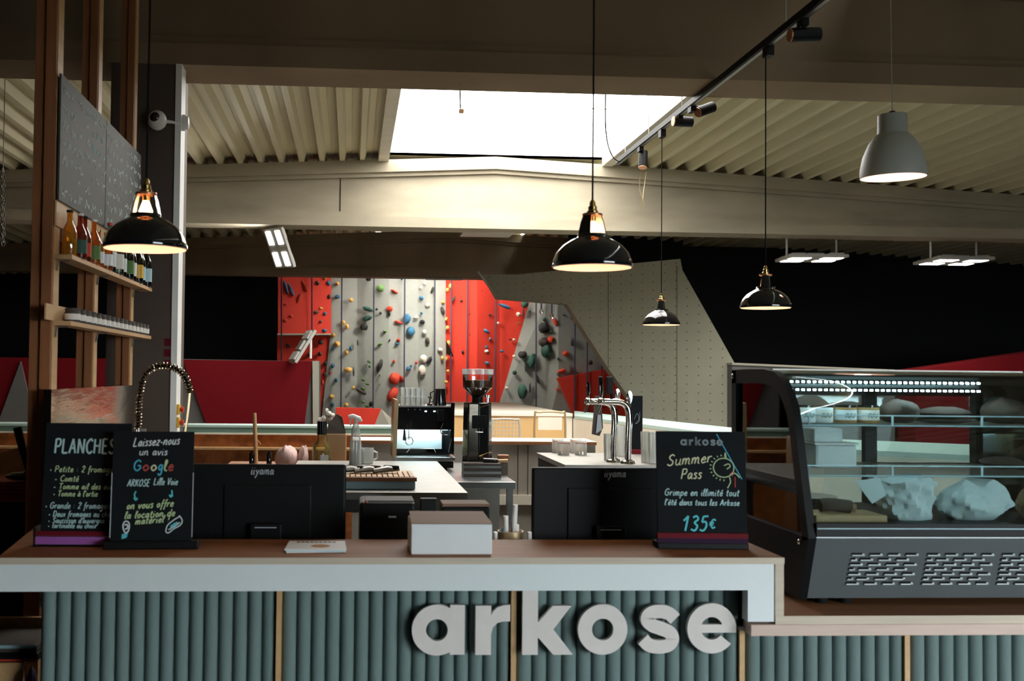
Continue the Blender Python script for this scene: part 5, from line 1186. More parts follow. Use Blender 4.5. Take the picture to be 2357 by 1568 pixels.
# glass mugs and tumblers near the taps
gm = [(1402, 1060, 14, 62), (1428, 1050, 12, 70), (1485, 1065, 11, 72), (1503, 1068, 13, 74), (1515, 1060, 10, 66)]
labs = ['straight glass between the beer taps', 'tall glass behind the right beer tap', 'slim tall glass left of the Summer Pass board', 'wide tall glass beside the Summer Pass board', 'tall glass half hidden by the Summer Pass board']
for (px, py, r_, h_), lab in zip(gm, labs):
    q = PZ(px, py, zt2); k = q.y / F; t = tumbler(lab, q.x, q.y, zt2, h_ * k, r_ * k, 'glasses by the taps')
tg = PZ(1466, 1045, zt2)
sg = thing('table_sign', 'narrow black table sign with scribble behind the taps', 'sign', (tg.x, tg.y, zt2)); kk = tg.y / F
MB().box(-13 * kk, 13 * kk, 0, .012, .02, (1045 - 910) * kk).build('slate', 'board_black', sg); MB().box(-15 * kk, 16 * kk, -.03, .05, 0, .03).build('foot', 'crimson', sg, bevel=.004)
mb = MB(); fr = (Vector((0, -.001, (1045 - 975) * kk)), Vector((1, 0, 0)), Vector((0, 0, 1)), Vector((0, 0, 0)))
ink(mb, fr, [(-.02, .03), (0, .07), (.012, .03), (-.012, .0), (.015, .02), (.018, .08)], .003); mb.build('chalk_scribble', 'chalk_grey', sg)

# bar chairs by the platform
def barchair(px0, px1, pyt, y, lab, mesh):
    a, b = P(px0, pyt, y), P(px1, pyt, y); w_ = b.x - a.x; t = thing('bar_chair', lab, 'chair', ((a.x + b.x) / 2, y, 0), 0, 'bar chairs by the orange platform'); zt_ = a.z
    MB().tube(smooth_path([(-w_ / 2, 0, 0), (-w_ / 2, 0, .7), (-w_ / 2, 0, zt_ - .05), (-w_ / 2 + .04, 0, zt_), (w_ / 2 - .04, 0, zt_), (w_ / 2, 0, zt_ - .05), (w_ / 2, 0, .7), (w_ / 2, 0, 0)], 5), .010, 8).build('back_frame', 'tan_metal' if not mesh else 'fixture_grey', t, True)
    if mesh:
        for k in range(6): MB().tube([(-w_ / 2, 0, zt_ - .03 - .035 * k), (w_ / 2, 0, zt_ - .03 - .035 * k)], .003, 5).build('wire', 'fixture_grey', t)
        for k in range(7): xx = -w_ / 2 + w_ * (k + 1) / 8; MB().tube([(xx, 0, zt_), (xx, 0, zt_ - .22)], .003, 5).build('wire', 'fixture_grey', t)
    else: MB().box(-w_ / 2 + .03, w_ / 2 - .03, -.006, .006, zt_ - .16, zt_ - .045).build('backrest', 'cream', t)
    MB().box(-w_ / 2, w_ / 2, -.36, .02, .80, .83).build('seat', 'orange_lit_ply', t, bevel=.006)
    for sx in (-1, 1): MB().tube([(sx * (w_ / 2 - .01), -.34, 0), (sx * (w_ / 2 - .01), -.33, .8)], .010, 8).build('leg', 'tan_metal', t)
barchair(1231, 1301, 949, 9.8, 'bar chair with tan tube frame and pale back panel', False)
barchair(1132, 1196, 966, 9.8, 'bar chair with pale wire mesh back beside the grinder', True)

# ------------------------------------------------------------------ pastry case
yF = 3.30
xc = P(1870, 1240, yF).x
def prof_pt(px, py): return PXX(px, py, xc)
outer = [prof_pt(*p) for p in ((1849, 1380), (1871, 1240), (1862, 1170), (1852, 1090), (1843, 1010), (1833, 940), (1822, 905), (1808, 875), (1790, 856), (1765, 850), (1730, 850), (1692, 852))]
rearb = Vector((xc, outer[-1].y, outer[0].z))
xw = P(2357, 1240, yF).x + .25
cs = thing('pastry_case', 'black framed refrigerated pastry case with curved glass front', 'display case', ((xc + xw) / 2, 3.6, zl1))
prof2 = [(v.y, v.z) for v in outer]
rear = outer[-1].y
def side(x, name):
    # frame band following the profile
    pts = prof2[1:]; ins = []
    n = len(pts)
    for i, p in enumerate(pts):
        a = Vector(pts[max(i - 1, 0)]); b = Vector(pts[min(i + 1, n - 1)]); t = (b - a).normalized(); nn = Vector((t.y, -t.x)); ins.append((p[0] + nn.x * .05, p[1] + nn.y * .05))
    ins[-1] = (rear, pts[-1][1] - .05)
    vs, fs = [], []
    for (p, q) in zip(pts, ins):
        for (yy, zz) in (p, q):
            for xx in (x - .025, x): vs.append((xx, yy, zz))
    for i in range(n - 1):
        b = 4 * i; e = b + 4; fs += [(b, b + 2, e + 2, e), (b + 1, e + 1, e + 3, b + 3), (b, e, e + 1, b + 1), (b + 2, b + 3, e + 3, e + 2)]
    fs += [(0, 1, 3, 2), (4 * n - 4, 4 * n - 2, 4 * n - 1, 4 * n - 3)]
    MB().add(vs, fs).build(name, 'black_plastic', cs, True, True, ang=50)
    MB().box(x - .025, x, rear - .045, rear, prof2[1][1], prof2[-1][1] - .002).build('rear_post', 'black_plastic', cs, world=True)
    mb = MB().prism([(x - .025, yy, zz) for yy, zz in [prof2[0], prof2[1], (rear, prof2[1][1]), (rear, prof2[0][1])]], (.025, 0, 0)); mb.build('lower_side', 'black_plastic', cs, world=True)
    gpoly = [(x - .012, yy, zz) for yy, zz in ins[:-1]] + [(x - .012, rear - .045, ins[-1][1]), (x - .012, rear - .045, prof2[1][1])]
    MB().prism(gpoly, (.003, 0, 0)).build('side_glass', 'glass_side', cs, world=True)
side(xc + .012, 'side_frame'); side(xw, 'side_frame')
for p in ((1696, 866), (1850, 1248)): q = prof_pt(*p); MB().blob((xc - .015, q.y, q.z), (.006, .009, .009), 0, 2).build('screw', 'chrome', cs, True, True)
# curved front glass
gv, gf = [], []
gp = prof2[1:-2]
for yy, zz in gp:
    for xx in (xc + .013, xw - .026): gv.append((xx, yy + .004, zz))
for i in range(len(gp) - 1): gf.append((2 * i, 2 * i + 1, 2 * i + 3, 2 * i + 2))
n0 = len(gv); gv += [(x, y + .004, z) for x, y, z in gv]; gf += [tuple(n0 + i for i in reversed(f)) for f in gf]
MB().add(gv, gf).build('front_glass', 'glass_clear', cs, True, True)
ztp = prof2[-1][1]
MB().box(xc + .013, xw - .026, prof2[-3][0], rear, ztp - .008, ztp).build('top_glass', 'glass_side', cs, world=True)
MB().box(xc + .013, xw - .026, prof2[-3][0] - .02, prof2[-3][0] + .01, ztp - .012, ztp + .004).build('top_rail', 'steel_dull', cs, world=True)
# deck, sill and louvred front
zdk = P(2000, 1205, yF + .1).z
MB().box(xc + .012, xw - .025, prof2[0][0] + .03, rear, prof2[0][1], zdk - .03).build('machine_box', 'black_rubber', cs, world=True)
MB().box(xc + .012, xw - .025, yF + .012, rear, zdk - .03, zdk).build('deck', 'black_plastic', cs, world=True)
zs0, zs1 = P(2000, 1236, yF).z, P(2000, 1206, yF).z
MB().box(xc + .012, xw - .025, yF - .004, yF + .012, zs0, zs1).build('sill', 'black_plastic', cs, world=True)
MB().tube([(xc + .014, yF - .004, P(1900, 1217, yF).z), (xw - .03, yF - .004, P(1900, 1217, yF).z)], .002, 6).build('sill_trim', 'screen_teal', cs, world=True)
pA = Vector((xc + .012, yF, zs0 - .002)); pB = Vector((xc + .012, prof2[0][0], prof2[0][1] + .004))
fp = MB().prism([pA, Vector((xw - .025, pA.y, pA.z)), Vector((xw - .025, pB.y, pB.z)), pB], (0, .012, 0)).build('front_panel', 'panel_grey', cs, world=True)
MB().box(xc + .012, xw - .025, pA.y - .001, pA.y + .005, pA.z - .002, pA.z + .001).build('panel_lip', 'louver_lip', cs, world=True)
dn = (pB - pA); ddir = Vector((0, dn.y, dn.z)).normalized(); nrm = Vector((0, -abs(ddir.z), ddir.y * 1.0)); 
nrm = Vector((0, ddir.z, -ddir.y)); nrm = nrm if nrm.y < 0 else -nrm
lv = MB(); lw = .046
lv.prism([(0, 0, .003), (lw, 0, .003), (lw, 0, -.0045), (0, 0, -.0045)], (0, -.0015, 0))
lp = MB(); lp.prism([(0, 0, -.0045), (lw, 0, -.0045), (lw, 0, -.0075), (0, 0, -.0075)], (0, -.004, 0)); lp.prism([(lw - .006, 0, 0), (lw + .001, 0, -.001), (lw + .001, 0, -.0075), (lw - .006, 0, -.0075)], (0, -.004, 0))
slot0 = lip0 = None
iv = wm(fp).inverted()
ang = math.atan2(-ddir.y, -ddir.z)
for g, (gx0, gcount) in enumerate(((1960, 4), (2134, 4), (2306, 4))):
    for r_ in range(7):
        py = 1275 + r_ * 11.1; t = (py - 1238) / (1378 - 1238); base = pA + dn * t + nrm * .0006
        for c in range(gcount):
            px = gx0 + c * 41.5 - r_ * 2.2 + (-20 if r_ % 2 else 0)
            wsc = 1.0
            if r_ % 2 and c == 0: px += 20; wsc = .45
            x = P(px, py, base.y).x; pos = Vector((x, base.y, base.z))
            if slot0 is None:
                slot0 = lv.build('louver', 'black_rubber', fp); lip0 = lp.build('lip', 'louver_lip', slot0); o = slot0
            else:
                o = inst(slot0, 'louver', fp, (0, 0, 0)); inst(lip0, 'lip', o, (0, 0, 0))
            o.location = iv @ pos; o.scale = (wsc * .84, 1, 1); o.rotation_euler = (-math.atan2(dn.y, -dn.z), 0, 0)
for px in (1890, 1945):
    q = P(px, 1398, yF + .1); MB().lathe([(0, 0), (.022, 0), (.018, prof2[0][1] - zl1 + .002), (0, prof2[0][1] - zl1 + .002)], (q.x, yF + .1, zl1), 12).build('foot', 'black_rubber', cs, True, True)
for xx, yy in ((xc + .06, rear - .08), (xw - .08, rear - .08), (xw - .08, yF + .1)): MB().lathe([(0, 0), (.022, 0), (.018, prof2[0][1] - zl1 + .002), (0, prof2[0][1] - zl1 + .002)], (xx, yy, zl1), 12).build('foot', 'black_rubber', cs, True, True)
# rear door frames
for a, b in ((1983, 2010), (2258, 2296)):
    MB().box(P(a, 1000, rear).x, P(b, 1000, rear).x, rear - .03, rear, zdk, ztp - .01).build('door_stile', 'black_plastic', cs, world=True)
MB().box(xc, xw - .03, rear - .03, rear, ztp - .09, ztp - .009).build('door_head', 'black_plastic', cs, world=True)
MB().box(xc + .013, xw - .026, rear - .004, rear - .001, zdk, ztp - .09).build('rear_glass', 'glass_side', cs, world=True)
# light strip; one of the two bars is built as its reflection
ly = 3.60
lz = P(2000, 884, ly).z
for k, (py, yy) in enumerate(((878, 3.62), (896, 3.56))):
    a, b = P(1822, py, yy), P(2252, py, yy)
    bar = MB().box(a.x, b.x, yy - .004, yy + .02, b.z + .002, b.z + .012).build('light_bar', 'steel', cs, world=True)
    mb = MB()
    for j in range(34):
        c_ = a.lerp(Vector((b.x, a.y, a.z)), j / 33); mb.box(c_.x - .003, c_.x + .003, yy - .006, yy + .004, c_.z - .004, c_.z + .0015)
    stuff(mb.build('led_chips', 'led_cool', bar, world=True))
# wire shelves with guard rails
def wshelf(pyr, pyb_, yfr, name='wire_shelf'):
    z0 = P(2000, pyb_, yfr).z; z1 = P(2000, pyr, yfr).z
    xa_ = P(1862, pyb_, yfr).x; xb_ = xw - .04
    MB().box(xc + .02, xa_, yfr, rear - .05, z0 - .002, z0 + .001).build('shelf_glass', 'glass_side', cs, world=True)
    s = MB().tube([(xc + .02, yfr, z0), (xb_, yfr, z0)], .0028, 6).build(name, 'screen_teal', cs, world=True)
    MB().tube(smooth_path([(xa_, yfr, z0), (xa_, yfr, z1 - .008), (xa_ + .008, yfr, z1), (xa_ + .05, yfr, z1), (xb_, yfr, z1)], 4), .0022, 6).build('guard_rail', 'screen_teal', s, world=True)
    for px in (2054, 2260): xx = P(px, pyr, yfr).x; MB().box(xx - .003, xx + .003, yfr - .002, yfr + .002, z0, z1).build('rail_post', 'screen_teal', s, world=True)
    MB().tube([(xc + .02, rear - .05, z0), (xb_, rear - .05, z0)], .0028, 6).build('rear_bar', 'steel', s, world=True)
    mb = MB(); n_ = 46
    for j in range(n_): xx = xa_ + (xb_ - xa_) * j / (n_ - 1); mb.tube([(xx, yfr, z0), (xx, rear - .05, z0)], .0014, 4)
    stuff(mb.build('wire_rods', 'steel', s, world=True))
    return z0 + .003
zu = wshelf(957, 980, 3.46); zlw = wshelf(1073, 1096, 3.40)
# jars on the upper shelf
for i, (px, m_, lab) in enumerate(((1852, 'paper_white', 'first white labelled jar behind the case frame'), (1892, 'flower', 'second jar with lilac label on the upper case shelf'), (1946, 'paper_white', 'third jar with pale label on the upper case shelf'), (1998, 'flower', 'fourth jar with cream label on the upper case shelf'))):
    y = 3.62; k = y / F; x = P(px, 960, y).x; r_ = 25 * k; h_ = P(px, 932, y).z - zu
    t = thing('spread_jar', lab, 'jar', (x, y, zu), 0, 'jars on the upper case shelf')
    MB().lathe([(0, 0), (r_ * .95, 0), (r_, .004), (r_, h_ * .82), (r_ * .9, h_ * .86), (0, h_ * .86)], (0, 0, 0), 18).build('glass', 'cookie' if i > 1 else 'paper_white', t, True)
    MB().lathe([(r_ * 1.01, h_ * .15), (r_ * 1.01, h_ * .72)], (0, 0, 0), 18, False).build('paper_label', m_, t, True)
    MB().lathe([(0, h_ * .86), (r_ * .95, h_ * .86), (r_ * .95, h_ * .98), (0, h_)], (0, 0, 0), 18).build('lid', 'black_gloss', t, True)
    mb = MB(); fr = (Vector((0, -r_ * 1.03, h_ * .48)), Vector((1, 0, 0)), Vector((0, 0, 1)), Vector((0, 0, 0)))
    for j in range(2): ink(mb, fr, [(-r_ * .5 + q_ * r_ * .125, -.004 * j * 2 + .003 * ((q_ * 7) % 3 - 1)) for q_ in range(9)], .002)
    mb.build('label_print', 'black_plastic', t)
def loaf(name, label, px0, px1, pyt, y, z, m_, seed, dep=.09, cat='bread'):
    k = y / F; x0_, x1_ = P(px0, 960, y).x, P(px1, 960, y).x; h_ = P((px0 + px1) / 2, pyt, y).z - z
    mb = MB().blob(((x0_ + x1_) / 2, y, z + h_ / 2), ((x1_ - x0_) / 2, dep, h_ / 2), .10, seed, 18, 10)
    for v in mb.v: v.z = max(v.z, z)
    return tag(mb.build(name, m_, None, True), label, cat)
loaf('dark_cake', 'dark crumbly cake beside the jars on the upper case shelf', 2028, 2110, 920, 3.62, zu, 'bread', 41)
pl = thing('cake_plate', 'flat brown platter on the upper case shelf', 'platter', (P(2170, 970, 3.62).x, 3.62, zu))
MB().lathe([(0, 0), (.05, 0), (.105, .012), (.105, .016), (0, .008)], (0, 0, 0), 24).build('dish', 'h_brown', pl, True)
mb = MB().blob((P(2170, 970, 3.62).x, 3.62, zu + .035), (.09, .07, .022), .1, 42, 16, 8); tag(mb.build('flat_cake', 'bread', None, True), 'flat brown cake on the platter in the pastry case', 'cake')
loaf('film_wrapped_loaf', 'dark loaf at the right end of the upper case shelf', 2270, 2357, 918, 3.62, zu, 'bread', 43)
# middle shelf
y = 3.72
ct_ = thing('white_tub', 'translucent white tub on the middle case shelf', 'tub', (P(1905, 1060, y).x, y, zlw)); h_ = P(1905, 1022, y).z - zlw; w_ = 100 * y / F
MB().box(-w_ / 2, w_ / 2, -.07, .07, 0, h_).build('body', 'paper_white', ct_, bevel=.01); MB().box(-w_ / 2 - .004, w_ / 2 + .004, -.074, .074, h_, h_ + .008).build('lid', 'white_plastic', ct_, bevel=.002)
tag(MB().box(P(1860, 1000, y).x, P(1925, 1000, y).x, y - .05, y + .06, zlw + h_ + .0085, P(1900, 985, y).z).build('white_carton', 'paper_white', bevel=.004), 'small white carton stacked on the translucent tub', 'carton')
loaf('brown_cake', 'low dark cake at the right of the middle case shelf', 2260, 2357, 1052, 3.66, zlw, 'bread', 44)
# bottom deck
def crumple(name, label, px0, px1, pyt, y, seed, tilt, shape, m_='bag_paper'):
    k = y / F; x0_, x1_ = P(px0, 1150, y).x, P(px1, 1150, y).x; h_ = P((px0 + px1) / 2, pyt, y).z - zdk; w_ = (x1_ - x0_) / 2
    rn = random.Random(seed); mb = MB(); nu, nv = 44, 22; vs, fs = [], []; ph = [rn.uniform(0, 6.28) for _ in range(12)]
    def ridge(x): return 1 - 2 * abs(math.sin(x))
    for j in range(nv + 1):
        t = j / nv; rad = shape(t)
        for i in range(nu):
            a = 2 * math.pi * i / nu
            d = 1 + .05 * ridge(3.5 * a + ph[0] + 2.2 * t) + .035 * ridge(6 * a + ph[1] - 5 * t) + .045 * ridge(2 * a + ph[2] + 6 * t) + .03 * ridge(9 * a + 7 * t + ph[4]) + rn.uniform(-.012, .012)
            vs.append(((x0_ + x1_) / 2 + w_ * rad * d * math.cos(a) + tilt * t * w_, y + .085 * rad * d * math.sin(a), zdk + h_ * t * (1 + .10 * math.sin(3 * a + ph[3]) * t * t)))
    for j in range(nv):
        for i in range(nu): fs.append((j * nu + i, j * nu + (i + 1) % nu, (j + 1) * nu + (i + 1) % nu, (j + 1) * nu + i))
    fs += [tuple(range(nu - 1, -1, -1)), tuple(nv * nu + i for i in range(nu))]
    return tag(mb.add(vs, fs).build(name, m_, None, True, ang=28), label, 'bag')
crumple('paper_sack', 'large crumpled white paper bag at the middle of the case floor', 2015, 2160, 1100, 3.52, 51, -.18, lambda t: .68 + .34 * t ** .7)
sk_ = P(1990, 1110, 3.5)
tag(MB().prism([P(1968, 1108, 3.47), P(2025, 1100, 3.47), P(2040, 1140, 3.47), P(2008, 1160, 3.47)], (0, .004, 0)).build('paper_sheet', 'bag_paper'), 'loose sheet of greaseproof paper sticking out left of the large bag', 'paper')
crumple('paper_sack', 'rounded white paper bag right of the large crumpled bag', 2150, 2318, 1110, 3.52, 52, .12, lambda t: (math.sin(math.pi * (.12 + .80 * t)) ** .55))
crumple('paper_sack', 'tan paper bag at the right edge of the case floor', 2350, 2440, 1118, 3.5, 53, 0, lambda t: (math.sin(math.pi * (.15 + .78 * t)) ** .5), 'paper_kraft')
a, b = P(1872, 1195, 3.44).x, P(2036, 1195, 3.44).x
cb = tag(MB().box(a, b, 3.42, 3.58, zdk, zdk + .022).build('cutting_board', 'pale_wood', bevel=.003), 'thick wooden cutting board on the case floor', 'cutting board')
sl_ = thing('cured_sausage', 'grey cured sausage lying on the cutting board in the case', 'sausage', (P(1920, 1170, 3.5).x, 3.5, zdk + .022))
MB().tube(smooth_path([(-.055, 0, .022), (-.02, 0, .026), (.03, 0, .022), (.058, 0, .018)], 4), [.012] + [.022] * 11 + [.012], 12).build('meat', 'bread', sl_, True)
MB().tube([(.055, 0, .018), (.07, 0, .016)], [.01, .014], 8).build('tied_end', 'paper_kraft', sl_, True)
sp_ = thing('plate_stack', 'wide grey plate standing behind the case frame', 'plate', (P(1850, 1150, 3.75).x, 3.75, zdk))
for j in range(4): MB().lathe([(0, 0), (.07, 0), (.11, .012), (.112, .014), (.07, .005), (0, .005)], (0, 0, .004 + j * .011), 24).build('plate', 'steel_dull', sp_, True)
MB().lathe([(0, 0), (.06, 0), (.06, .005), (0, .005)], (0, 0, 0), 16).build('foot_ring', 'steel_dull', sp_, True)

# ------------------------------------------------------------------ pendants
def pendant(px, pyb, y, rot, label, cord_top, power, sc=1.0):
    c = P(px, pyb, y); t = thing('pendant_lamp', label, 'pendant lamp', c, R(rot), 'black enamel pendants'); t.scale = (sc, sc, sc)
    sh = [(.120, 0), (.1215, .004), (.1185, .02), (.109, .044), (.090, .066), (.066, .082), (.047, .090), (.044, .096)]
    MB().lathe(sh, (0, 0, 0), 40, False).build('shade', 'enamel_black', t, True, ang=80)
    MB().lathe([(max(r - .0025, .01), z - .001) for r, z in sh], (0, 0, 0), 40, False).build('lining', 'enamel_white', t, True, ang=80)
    MB().lathe([(.120, 0), (.1225, .0015), (.120, .003)], (0, 0, 0), 40, False).build('rim', 'black_gloss', t, True)
    # open neck: four struts between a base ring and a head ring
    MB().lathe([(.044, .094), (.046, .098), (.044, .102), (.040, .102), (.040, .094)], (0, 0, 0), 24, False).build('neck_base', 'enamel_black', t, True)
    for k in range(2):
        a = math.pi * k; w_ = .62; pts = []
        vs, fs = [], []; rows = ((.0435, .100), (.041, .115), (.036, .138), (.029, .158))
        for r_, z in rows:
            for da in (-w_, 0, w_):
                for rr_ in (r_, r_ - .003): vs.append((rr_ * math.cos(a + da), rr_ * math.sin(a + da), z))
        for j in range(3):
            b = 6 * j; e = b + 6
            fs += [(b, b + 2, e + 2, e), (b + 2, b + 4, e + 4, e + 2), (b + 1, e + 1, e + 3, b + 3), (b + 3, e + 3, e + 5, b + 5), (b, e, e + 1, b + 1), (b + 4, b + 5, e + 5, e + 4)]
        fs += [(0, 1, 3, 2), (2, 3, 5, 4), (18, 20, 21, 19), (20, 22, 23, 21)]
        st_ = MB().add(vs, fs).build('neck_strut', 'enamel_black', t, True, ang=50)
        iv_, if_ = [], []
        for r_, z in rows:
            for da in (-w_ * .97, 0, w_ * .97): iv_.append(((r_ - .0034) * math.cos(a + da), (r_ - .0034) * math.sin(a + da), z))
        for j in range(3):
            for q_ in range(2): if_.append((3 * j + q_, 3 * j + q_ + 1, 3 * j + q_ + 4, 3 * j + q_ + 3))
        MB().add(iv_, if_).build('strut_lining', 'enamel_white', st_, True)
    MB().lathe([(0, .157), (.030, .157), (.031, .161), (.030, .164), (0, .164)], (0, 0, 0), 24).build('neck_head', 'copper_inner', t, True)
    MB().lathe([(0, .164), (.017, .164), (.017, .172), (.013, .176), (.013, .186), (.009, .190), (.009, .198), (.005, .206), (0, .206)], (0, 0, 0), 16).build('lamp_cap', 'brass', t, True)
    MB().lathe([(0, .157), (.011, .157), (.011, .140), (0, .140)], (0, 0, 0), 12).build('socket', 'brass', t, True)
    MB().lathe([(0, .086), (.012, .089), (.019, .100), (.020, .110), (.014, .126), (.009, .140), (0, .140)], (0, 0, 0), 16).build('bulb', 'bulb_glow', t, True, ang=80)
    zt_ = (cord_top - c.z) / sc
    MB().tube([(0, 0, .205), (.0015, 0, .205 + (zt_ - .205) * .3), (-.001, 0, .205 + (zt_ - .205) * .7), (0, 0, zt_)], .0032, 6).build('cord', 'black_rubber', t)
    l = bpy.data.lights.new('pendant_glow', 'POINT'); l.energy = power; l.color = (1, .70, .48); l.shadow_soft_size = .02
    o = bpy.data.objects.new('pendant_glow', l); COL.objects.link(o); o.parent = t; o.location = (0, 0, .07)
    return t
ZTR = 3.143; XTR = P(1524, 302, 6.5).x
pendant(334, 573, 3.2, 0, 'black pendant with open glowing neck hanging before the shelf rack', rz_(-.6), 1.1)
pendant(1363, 616, 3.25, 35, 'largest black pendant with bright open neck at the middle of the counter', rz_(.7), 1.1)
pendant(1522, 748, 6.5, 75, 'smallest black pendant hanging in front of the pale grey slab', ZTR - .05, .8, .93)
pendant(1762, 709, 4.8, 72, 'black pendant hanging from the track against the black wall', ZTR - .05, .9, .93)
# big grey dome lamp
yg_ = 4.9; c = P(2056, 408, yg_); k = yg_ / F
gl = thing('dome_lamp', 'big grey dome pendant with white inside at the upper right', 'pendant lamp', c)
gl.rotation_euler = (R(1.5), R(-1.5), 0)
shp = [(75 * k, 0), (75 * k, .01), (74 * k, 22 * k), (68 * k, 50 * k), (55 * k, 80 * k), (42 * k, 98 * k), (35 * k, 103 * k), (34 * k, 108 * k), (33 * k, 148 * k), (30 * k, 150 * k), (0, 151 * k)]
MB().lathe(shp, (0, 0, 0), 40, False).build('shade', 'grey_enamel', gl, True, ang=40)
MB().lathe([(max(r - .003, 0), z - .002) for r, z in shp[:7]] + [(0, 100 * k)], (0, 0, 0), 40, False).build('lining', 'enamel_white', gl, True)
MB().lathe([(0, 150 * k), (8 * k, 150 * k), (7 * k, 157 * k), (0, 159 * k)], (0, 0, 0), 16).build('lamp_cap', 'black_plastic', gl, True)
MB().tube([(0, 0, 158 * k), (0, 0, rz_(c.x) - c.z)], .0025, 6).build('cord', 'fixture_grey', gl)
MB().blob((0, 0, 60 * k), (.035, .035, .045), 0, 1, 14, 10).build('bulb', 'led_white', gl, True)
l = bpy.data.lights.new('dome_glow', 'POINT'); l.energy = 1.6; l.color = (1, .8, .65); l.shadow_soft_size = .04
o = bpy.data.objects.new('dome_glow', l); COL.objects.link(o); o.parent = gl; o.location = (0, 0, .03)

# ------------------------------------------------------------------ track with spotlights
tr = thing('light_track', 'long black lighting track running below the ceiling towards the skylight', 'light track', (XTR, 6, ZTR))
MB().box(XTR - .018, XTR + .018, 3.2, 7.6, ZTR, ZTR + .032).build('rail', 'black_plastic', tr, world=True)
MB().box(XTR - .010, XTR + .010, 3.2, 7.6, ZTR - .004, ZTR).build('conductor', 'steel_dull', tr, world=True)
for yy in (3.6, 4.6, 6.1, 6.8, 7.4): MB().tube([(XTR, yy, ZTR + .03), (XTR, yy, (3.18 if YB1 < yy < YB1 + .36 else rz_(XTR) - (.08 if XTR < SKX1 else 0)))], .003, 5).build('hanger', 'fixture_grey', tr, world=True)
for yy in (6.5, 4.8): MB().box(XTR - .016, XTR + .016, yy - .03, yy + .03, ZTR - .05, ZTR - .004).build('adapter', 'black_plastic', tr, world=True)
def spot(px, py, y, rot, label, ln=.11):
    c = P(px, py, y); t = thing('track_spotlight', label, 'spotlight', c, 0, 'spotlights on the track')
    d = Vector((math.cos(R(rot[0])) * math.cos(R(rot[1])), math.sin(R(rot[0])) * math.cos(R(rot[1])), math.sin(R(rot[1]))))
    MB().tube([-d * ln / 2, d * ln / 2], .030, 16).build('barrel', 'black_plastic', t, True)
    MB().tube([d * ln / 2, d * (ln / 2 + .006)], [.028, .028], 16).build('reflector', 'copper_inner', t, True)
    top = Vector((XTR - c.x, 0, ZTR - c.z))
    MB().tube([Vector((0, 0, 0)) - d * ln * .3, Vector((top.x, 0, -.0 + .02)), Vector((top.x, 0, top.z - .03))], .006, 6).build('yoke', 'black_plastic', t)
    MB().box(top.x - .014, top.x + .014, -.03, .03, top.z - .035, top.z - .004).build('adapter', 'black_plastic', t)
spot(1480, 367, 7.0, (250, -75), 'short spotlight pointing down at the far end of the track')
spot(1572, 280, 6.15, (185, 0), 'horizontal spotlight next to the third pendant cord')
spot(1624, 252, 5.92, (200, -22), 'tilted spotlight just under the roof beam edge')
spot(1853, 80, 4.42, (182, -4), 'nearest spotlight on the track at the upper right', .125)
# loose cables and sensor
s1 = thing('hanging_sensor', 'tiny pale sensor dangling on a thin wire below the skylight', 'sensor', P(1061, 256, 6.2))
MB().tube([Vector((P(1060, 170, 5.7).x, 5.7, 3.181)), P(1059, 215, 6.15), P(1060, 250, 6.2)], .004, 5).build('wire', 'h_brown', s1, world=True)
q = P(1062, 256, 6.2); MB().box(q.x - .013, q.x + .013, 6.19, 6.21, q.z - .011, q.z + .011).build('body', 'tan_metal', s1, world=True)
tag(MB().tube(smooth_path([P(1394, 205, 6.1), P(1394, 290, 6.4), P(1400, 335, 7.0), P(1412, 363, 7.3), P(1428, 374, 7.58)], 6), .004, 5).build('power_cable', 'black_rubber', None, True), 'thin black cable looping from the near beam to the track end', 'cable')
tag(MB().tube(smooth_path([P(1477, 385, 11.2), P(1472, 430, 11.2), P(1480, 462, 11.2), P(1472, 470, 11.2), P(1484, 474, 11.2), P(1480, 455, 11.2), P(1488, 395, 11.2)], 6), .004, 5).build('loose_wire', 'tan_metal', None, True), 'loose curly wire hanging in front of the far bright beam', 'wire')

# ------------------------------------------------------------------ LED floodlights
def flood(label, px, py, y, w, d, rot, drop, cells=True, power=0, bracket=True):
    c = P(px, py, y); t = thing('floodlight', label, 'floodlight', c, 0, 'LED floodlights'); t.rotation_euler = rot
    MB().box(-w / 2, w / 2, -d / 2, d / 2, 0, .035).build('housing', 'fixture_grey', t, bevel=.006)
    MB().box(-w * .14, w * .14, -d * .3, d * .3, .035, .06).build('driver_box', 'fixture_grey', t)
    for k in range(8):
        for sx in (-1, 1): MB().box(sx * w * .32 - w * .12, sx * w * .32 + w * .12, -d * .42 + k * d * .12, -d * .42 + k * d * .12 + .006, .035, .055).build('cooling_fin', 'fixture_grey', t)
    if cells:
        for sx in (-1, 1):
            for sy in (-1, 1): MB().box(sx * w * .27 - w * .17, sx * w * .27 + w * .17, sy * d * .25 - d * .13, sy * d * .25 + d * .13, -.006, 0).build('led_cell', 'led_white', t)
    if power:
        l = bpy.data.lights.new('flood_light', 'AREA'); l.shape = 'RECTANGLE'; l.size = w * .8; l.size_y = d * .8; l.energy = power; l.color = (1, .95, .85); l.spread = R(150)
        o = bpy.data.objects.new('flood_light', l); COL.objects.link(o); o.parent = t; o.location = (0, 0, -.012)
    if bracket:
        m_ = t.rotation_euler.to_matrix().inverted()
        if drop == 0: drop = rz_(c.x) - c.z
        if drop > 3: drop = drop - c.z
        for sx in ((-1, 1) if bracket == 2 else (1,)):
            p0 = Vector((sx * w * .42, 0, .02)); p1 = p0 + m_ @ Vector((0, 0, drop)); MB().tube([p0, p1], .013, 6).build('hanger', 'white_trim', t)
    return t
flood('floodlight with four bright cells on a white bracket under the bright beam', 640, 572, 11.55, .44, .36, (R(6), R(66), R(42)), 3.18, True, 25)
flood('left of the two flat floodlights hanging against the black wall', 1868, 598, 11.9, .68, .42, (R(-2), R(-1), 0), 0, True, 20, 2)
